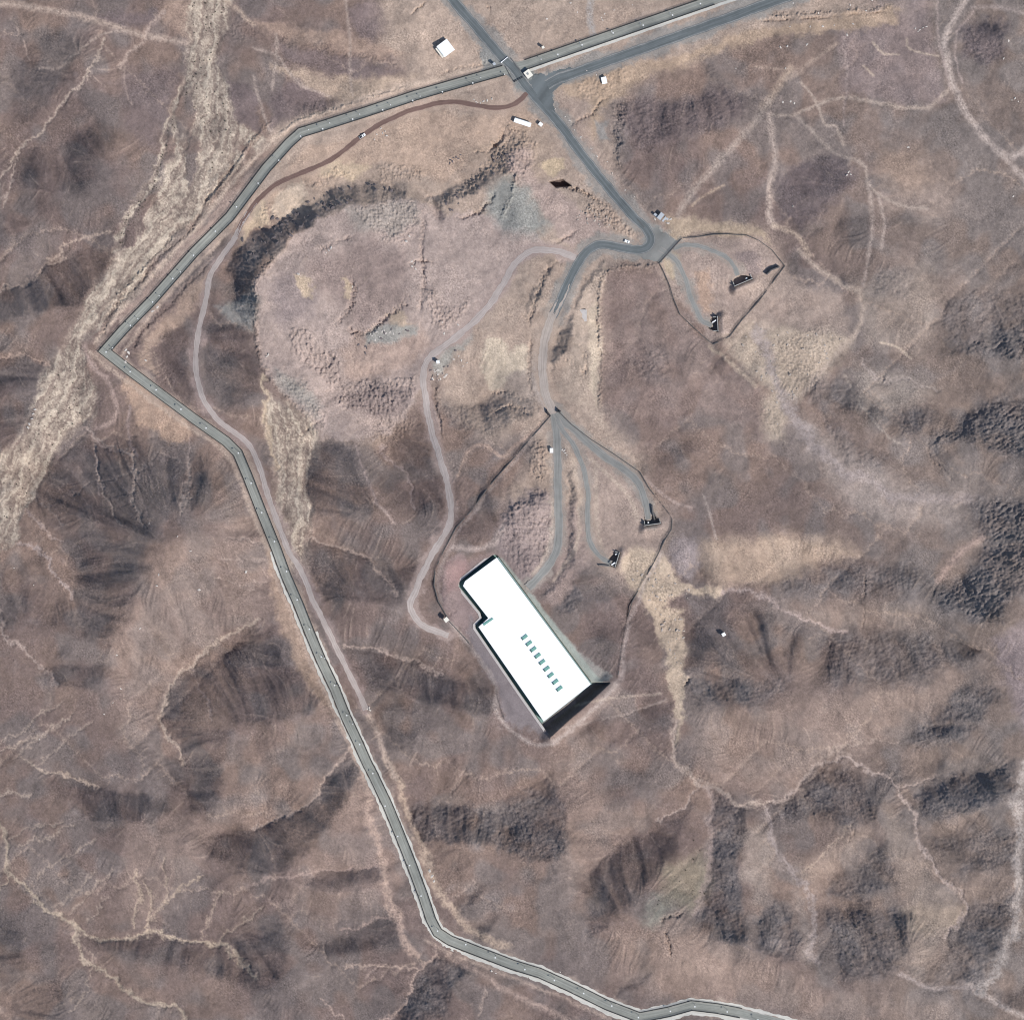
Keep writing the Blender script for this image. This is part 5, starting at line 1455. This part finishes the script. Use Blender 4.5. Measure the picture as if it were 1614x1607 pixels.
def boulders(s, label, group, size=(.5, .9), meshes=RP, name='boulder', cat='boulder'):
    P = pl(s) if isinstance(s, str) else s
    for x, y in P:
        o = link(name, random.choice(meshes), None, None, G_(x, y, .1)); k = random.uniform(*size)
        o.scale = (k, k, k * .9); o.rotation_euler = (random.uniform(-.2, .2), random.uniform(-.2, .2), random.uniform(0, 6.28))
        tag(o, label, cat, group)
boulders("388,900 314,929", "large pale boulder on the brown hillside left of the patrol road", 'pale boulders west of the patrol road', (1.0, 1.3))
boulders("184,1032 178,1107 221,990 247,923 235,825 164,1125 250,905 300,868 280,845 62,1165 22,895 53,922 190,1085", "pale boulder scattered on the wide brown western slope", 'pale boulders on the western slope', (.5, .9))
boulders("1230,75 1241,73 1238,108 1272,70 1246,160 1252,163 1234,161", "pale stone beside the sandy trails in the upper right", 'pale stones by the sandy trails', (.6, 1.0))
boulders("1340,8 1337,15 1290,22 1365,17 1335,55 1375,0 1250,5 1277,42 1297,42 1315,40 1245,42 1345,38", "pale stone along the sandy bank at the top right", 'pale stones on the sandy bank', (.5, 1.0))
boulders("1337,272 1341,275 1335,276 1339,270", "white stone in a tight cluster where the right-hand trails meet", 'white stone cluster at the trails', (.5, .8))
boulders("1450,47 1455,44 1460,42 1447,50 1443,45 1590,65 1582,92 1600,155 1595,158 1605,160 1597,310 1250,325 1432,232", "pale stone beside the curving gravel track at the right", 'pale stones by the curving gravel track', (.5, 1.0))
boulders("875,172 891,184 931,234 915,216 957,255 965,273 1000,310 905,205 898,190 941,246 985,300", "white stone on the verge of the diagonal asphalt road", 'white stones on the asphalt verge', (.45, .8))
boulders("968,16 948,28 862,30 953,22 950,32 910,20 899,5 997,8 1160,108 925,112 940,118", "pale stone on the flat ground near the eastern asphalt road", 'pale stones near the eastern road', (.5, .9))
boulders("597,513 597,516 589,526 598,531.7 599.5,533 602,522 583.6,526.7 619.7,525.5 591,535.4 608,525 614.7,523 586,529 605,520 594,523", "white block in the rubble heap of the quarry floor", 'white rubble blocks on the quarry floor', (.5, 1.0))
boulders("606,525 577,546 578,549 576,557 601,533 640,520 643,521 629,526 582,541 560,533 565,543 617,519", "dark block among the rubble of the quarry floor", 'dark rubble blocks on the quarry floor', (.7, 1.2), RD)
boulders("684.5,583 685.5,586 688,584.6 690,583 680.7,595.8 682,597 700.6,594 702,592 694,597.7 691,599 704,590 690,590", "white block dumped beside the bend of the haul road", 'white blocks at the haul road bend', (.6, 1.1))
boulders("679,583 682,592 680,598 700,578 706,577 718,552 697,588", "dark block dumped beside the bend of the haul road", 'dark blocks at the haul road bend', (.7, 1.2), RD)
boulders("736,571.5 723,561 727,568 715,566 730,577 722,512 700,525 697,508", "pale rock above the sandy pit beside the haul road", 'pale rocks beside the haul road', (.6, 1.0))
boulders("422,560 423,558 420,562", "white slab lying at the quarry's western edge", 'white slabs at the western quarry edge', (.6, .9))
boulders("888,711 891,714 893,717 886,709 890,709", "white block between the two gravel branch roads", 'white blocks between the gravel branches', (.6, 1.0))
boulders("518,394 522,391 514,398 650,420 652,415 648,412 655,424 640,380 645,372 555,452 470,432", "pale block lying on the upper quarry plateau", 'pale blocks on the quarry plateau', (.6, 1.2))
boulders("1032,345.6", "white stone at the corner of the grey plant shed", 'white stone by the plant shed', (1.0, 1.1))
boulders("1049,345 1053,352 1056,346", "pale rock right of the grey plant shed", 'pale rocks by the plant shed', (.9, 1.3))
boulders("747,157 750,160 757,162 762,160 768,159 775,156 752,163", "pale rock in the ring of stones above the red-brown track", 'ring of pale rocks', (.5, .9))
boulders("607,207 603,210 600,203 594,212 610,214 590,220", "pale stone beside the pickup on the red-brown track", 'pale stones by the pickup', (.5, .9))
boulders("710,252 713,255 719,248 722,250 726,244 715,249 709,258", "dark rock in a small heap above the dark scarp", 'dark rock heap', (.8, 1.3), RD)
boulders("198,552 203,556 200,562 198,570 241,490 248,484 230,568", "white rock beside the patrol road above the western corner", 'white rocks inside the western corner', (.9, 1.5))
boulders("55,645 52,652 50,660 46,668 44,674", "white rock on the lower bank of the western wash", 'white rocks on the wash bank', (.8, 1.3))
boulders("582,1115 578,1117 583,1119", "pale rock at the foot of the dirt track below the patrol road", 'pale rocks at the track end', (.9, 1.3))
boulders("677,1372 681,1380 684,1388", "white rock on the sandy strip right of the southern straight", 'white rocks by the southern straight', (.9, 1.3))
boulders("775,1530 781,1533 827,1529 883,1531", "pale stone beside the lowest stretch of the patrol road", 'pale stones by the lowest stretch', (.6, 1.0))
def region(poly_s, n, seed, gap=4.0):
    p = pl(poly_s); r = np.random.default_rng(seed); out = []
    x0, y0 = p.min(0); x1, y1 = p.max(0)
    while len(out) < n:
        q = np.array([r.uniform(x0, x1), r.uniform(y0, y1)])
        if inside(np.array([q[0]]), np.array([q[1]]), p)[0] and all(np.hypot(*(q - o)) > gap for o in out): out.append(q)
    return np.array(out)
boulders(region("985,900 1010,880 1050,900 1075,925 1130,925 1130,938 1070,945 1050,960 1078,970 1080,1050 1060,1050 1045,1000 1010,940", 46, 3), "pale rock strewn over the sandy valley right of the great hall", 'pale rocks in the sandy valley', (.5, 1.3), RB)
boulders(region("1160,540 1200,505 1300,520 1330,535 1290,590 1240,640 1225,680 1205,640 1190,590", 44, 4), "pale rock strewn over the broad sandy fan below the compound", 'pale rocks on the sandy fan', (.5, 1.2), RB)
boulders(region("372,375 400,355 450,335 500,310 580,290 640,300 580,310 520,335 470,362 440,392 410,405 380,420", 60, 5, 3), "dark rock tumbled down the shaded quarry scarp", 'dark rocks on the quarry scarp', (.7, 1.8), RD)
boulders(region("690,330 740,290 790,230 815,225 810,255 770,285 710,335", 26, 6, 3), "dark rock tumbled down the scarp below the long white cabin", 'dark rocks on the eastern scarp', (.7, 1.6), RD)
boulders(region("900,345 920,325 960,335 1000,368 960,370", 26, 8, 3), "rough brown rock on the rubble slope inside the asphalt hairpin", 'rocks inside the hairpin', (.5, 1.1), RB)
# low thorn scrub in the wash beds
M_BUSH = mat('dull_olive_scrub', (.075, .072, .052), .95, 0, 2, .2)
def bush_mesh(seed):
    r = random.Random(seed); m = MB()
    for k in range(70):
        a, e, d = r.uniform(0, 6.28), r.uniform(.05, 1.45), r.uniform(.25, 1)
        c = Vector((math.cos(a) * math.cos(e) * d, math.sin(a) * math.cos(e) * d, math.sin(e) * d * .8))
        s = r.uniform(.12, .24); u = Vector((r.uniform(-1, 1), r.uniform(-1, 1), r.uniform(-1, 1))).normalized(); v = u.orthogonal().normalized()
        n = len(m.v)
        m.v += [tuple(c - u * s), tuple(c + v * s * .6), tuple(c + u * s), tuple(c - v * s * .6)]; m.f.append((n, n + 1, n + 2, n + 3))
    for k in range(7):
        a = k * .9 + r.uniform(0, .5); m.cyl((0, 0, -.15), (math.cos(a) * .6, math.sin(a) * .6, .5), .03, .015, 4)
    me = m.mesh('desert_shrub'); me.materials.append(M_BUSH); return me
BM = [bush_mesh(k) for k in range(3)]
boulders(region("300,0 358,0 345,60 340,110 355,160 370,200 350,260 320,300 330,220 300,160 306,60", 52, 11), "small dark shrub in the bed of the broad upper wash", 'shrubs in the upper wash', (.5, .95), BM, 'desert_shrub', 'shrub')
boulders(region("296,125 275,178 256,230 242,285 215,315 195,350 188,385 196,385 222,330 250,295 262,240 283,185 300,150", 40, 12, 3), "small dark shrub along the narrow western branch of the upper wash", 'shrubs in the western branch wash', (.5, .9), BM, 'desert_shrub', 'shrub')
boulders(region("100,560 130,570 145,640 90,690 40,780 0,830 0,760 50,680 75,600", 46, 13), "small dark shrub in the wash left of the western corner", 'shrubs in the lower western wash', (.5, .9), BM, 'desert_shrub', 'shrub')
boulders(region("1090,1320 1130,1360 1105,1440 1050,1440 1020,1420", 18, 14), "small dark shrub on the pale green patch in the lower right", 'shrubs on the pale green patch', (.5, .9), BM, 'desert_shrub', 'shrub')
boulders(region("1300,1440 1420,1440 1430,1490 1390,1530 1320,1520", 24, 15), "small dark shrub on the shaded dark knoll at the lower right", 'shrubs on the dark knoll', (.5, .9), BM, 'desert_shrub', 'shrub')
slab = tag(MB().prism(loc_pts("913,488.4 918.5,488 925,488.6 924.6,507 913,507", 0, Vector((0, 0, 0))), hz(919, 497) - .6, hz(919, 497) + .25).obj('concrete_slab', M_CONCPALE), "pale rectangular concrete slab on the sandy bank right of the gravel bend", 'slab')
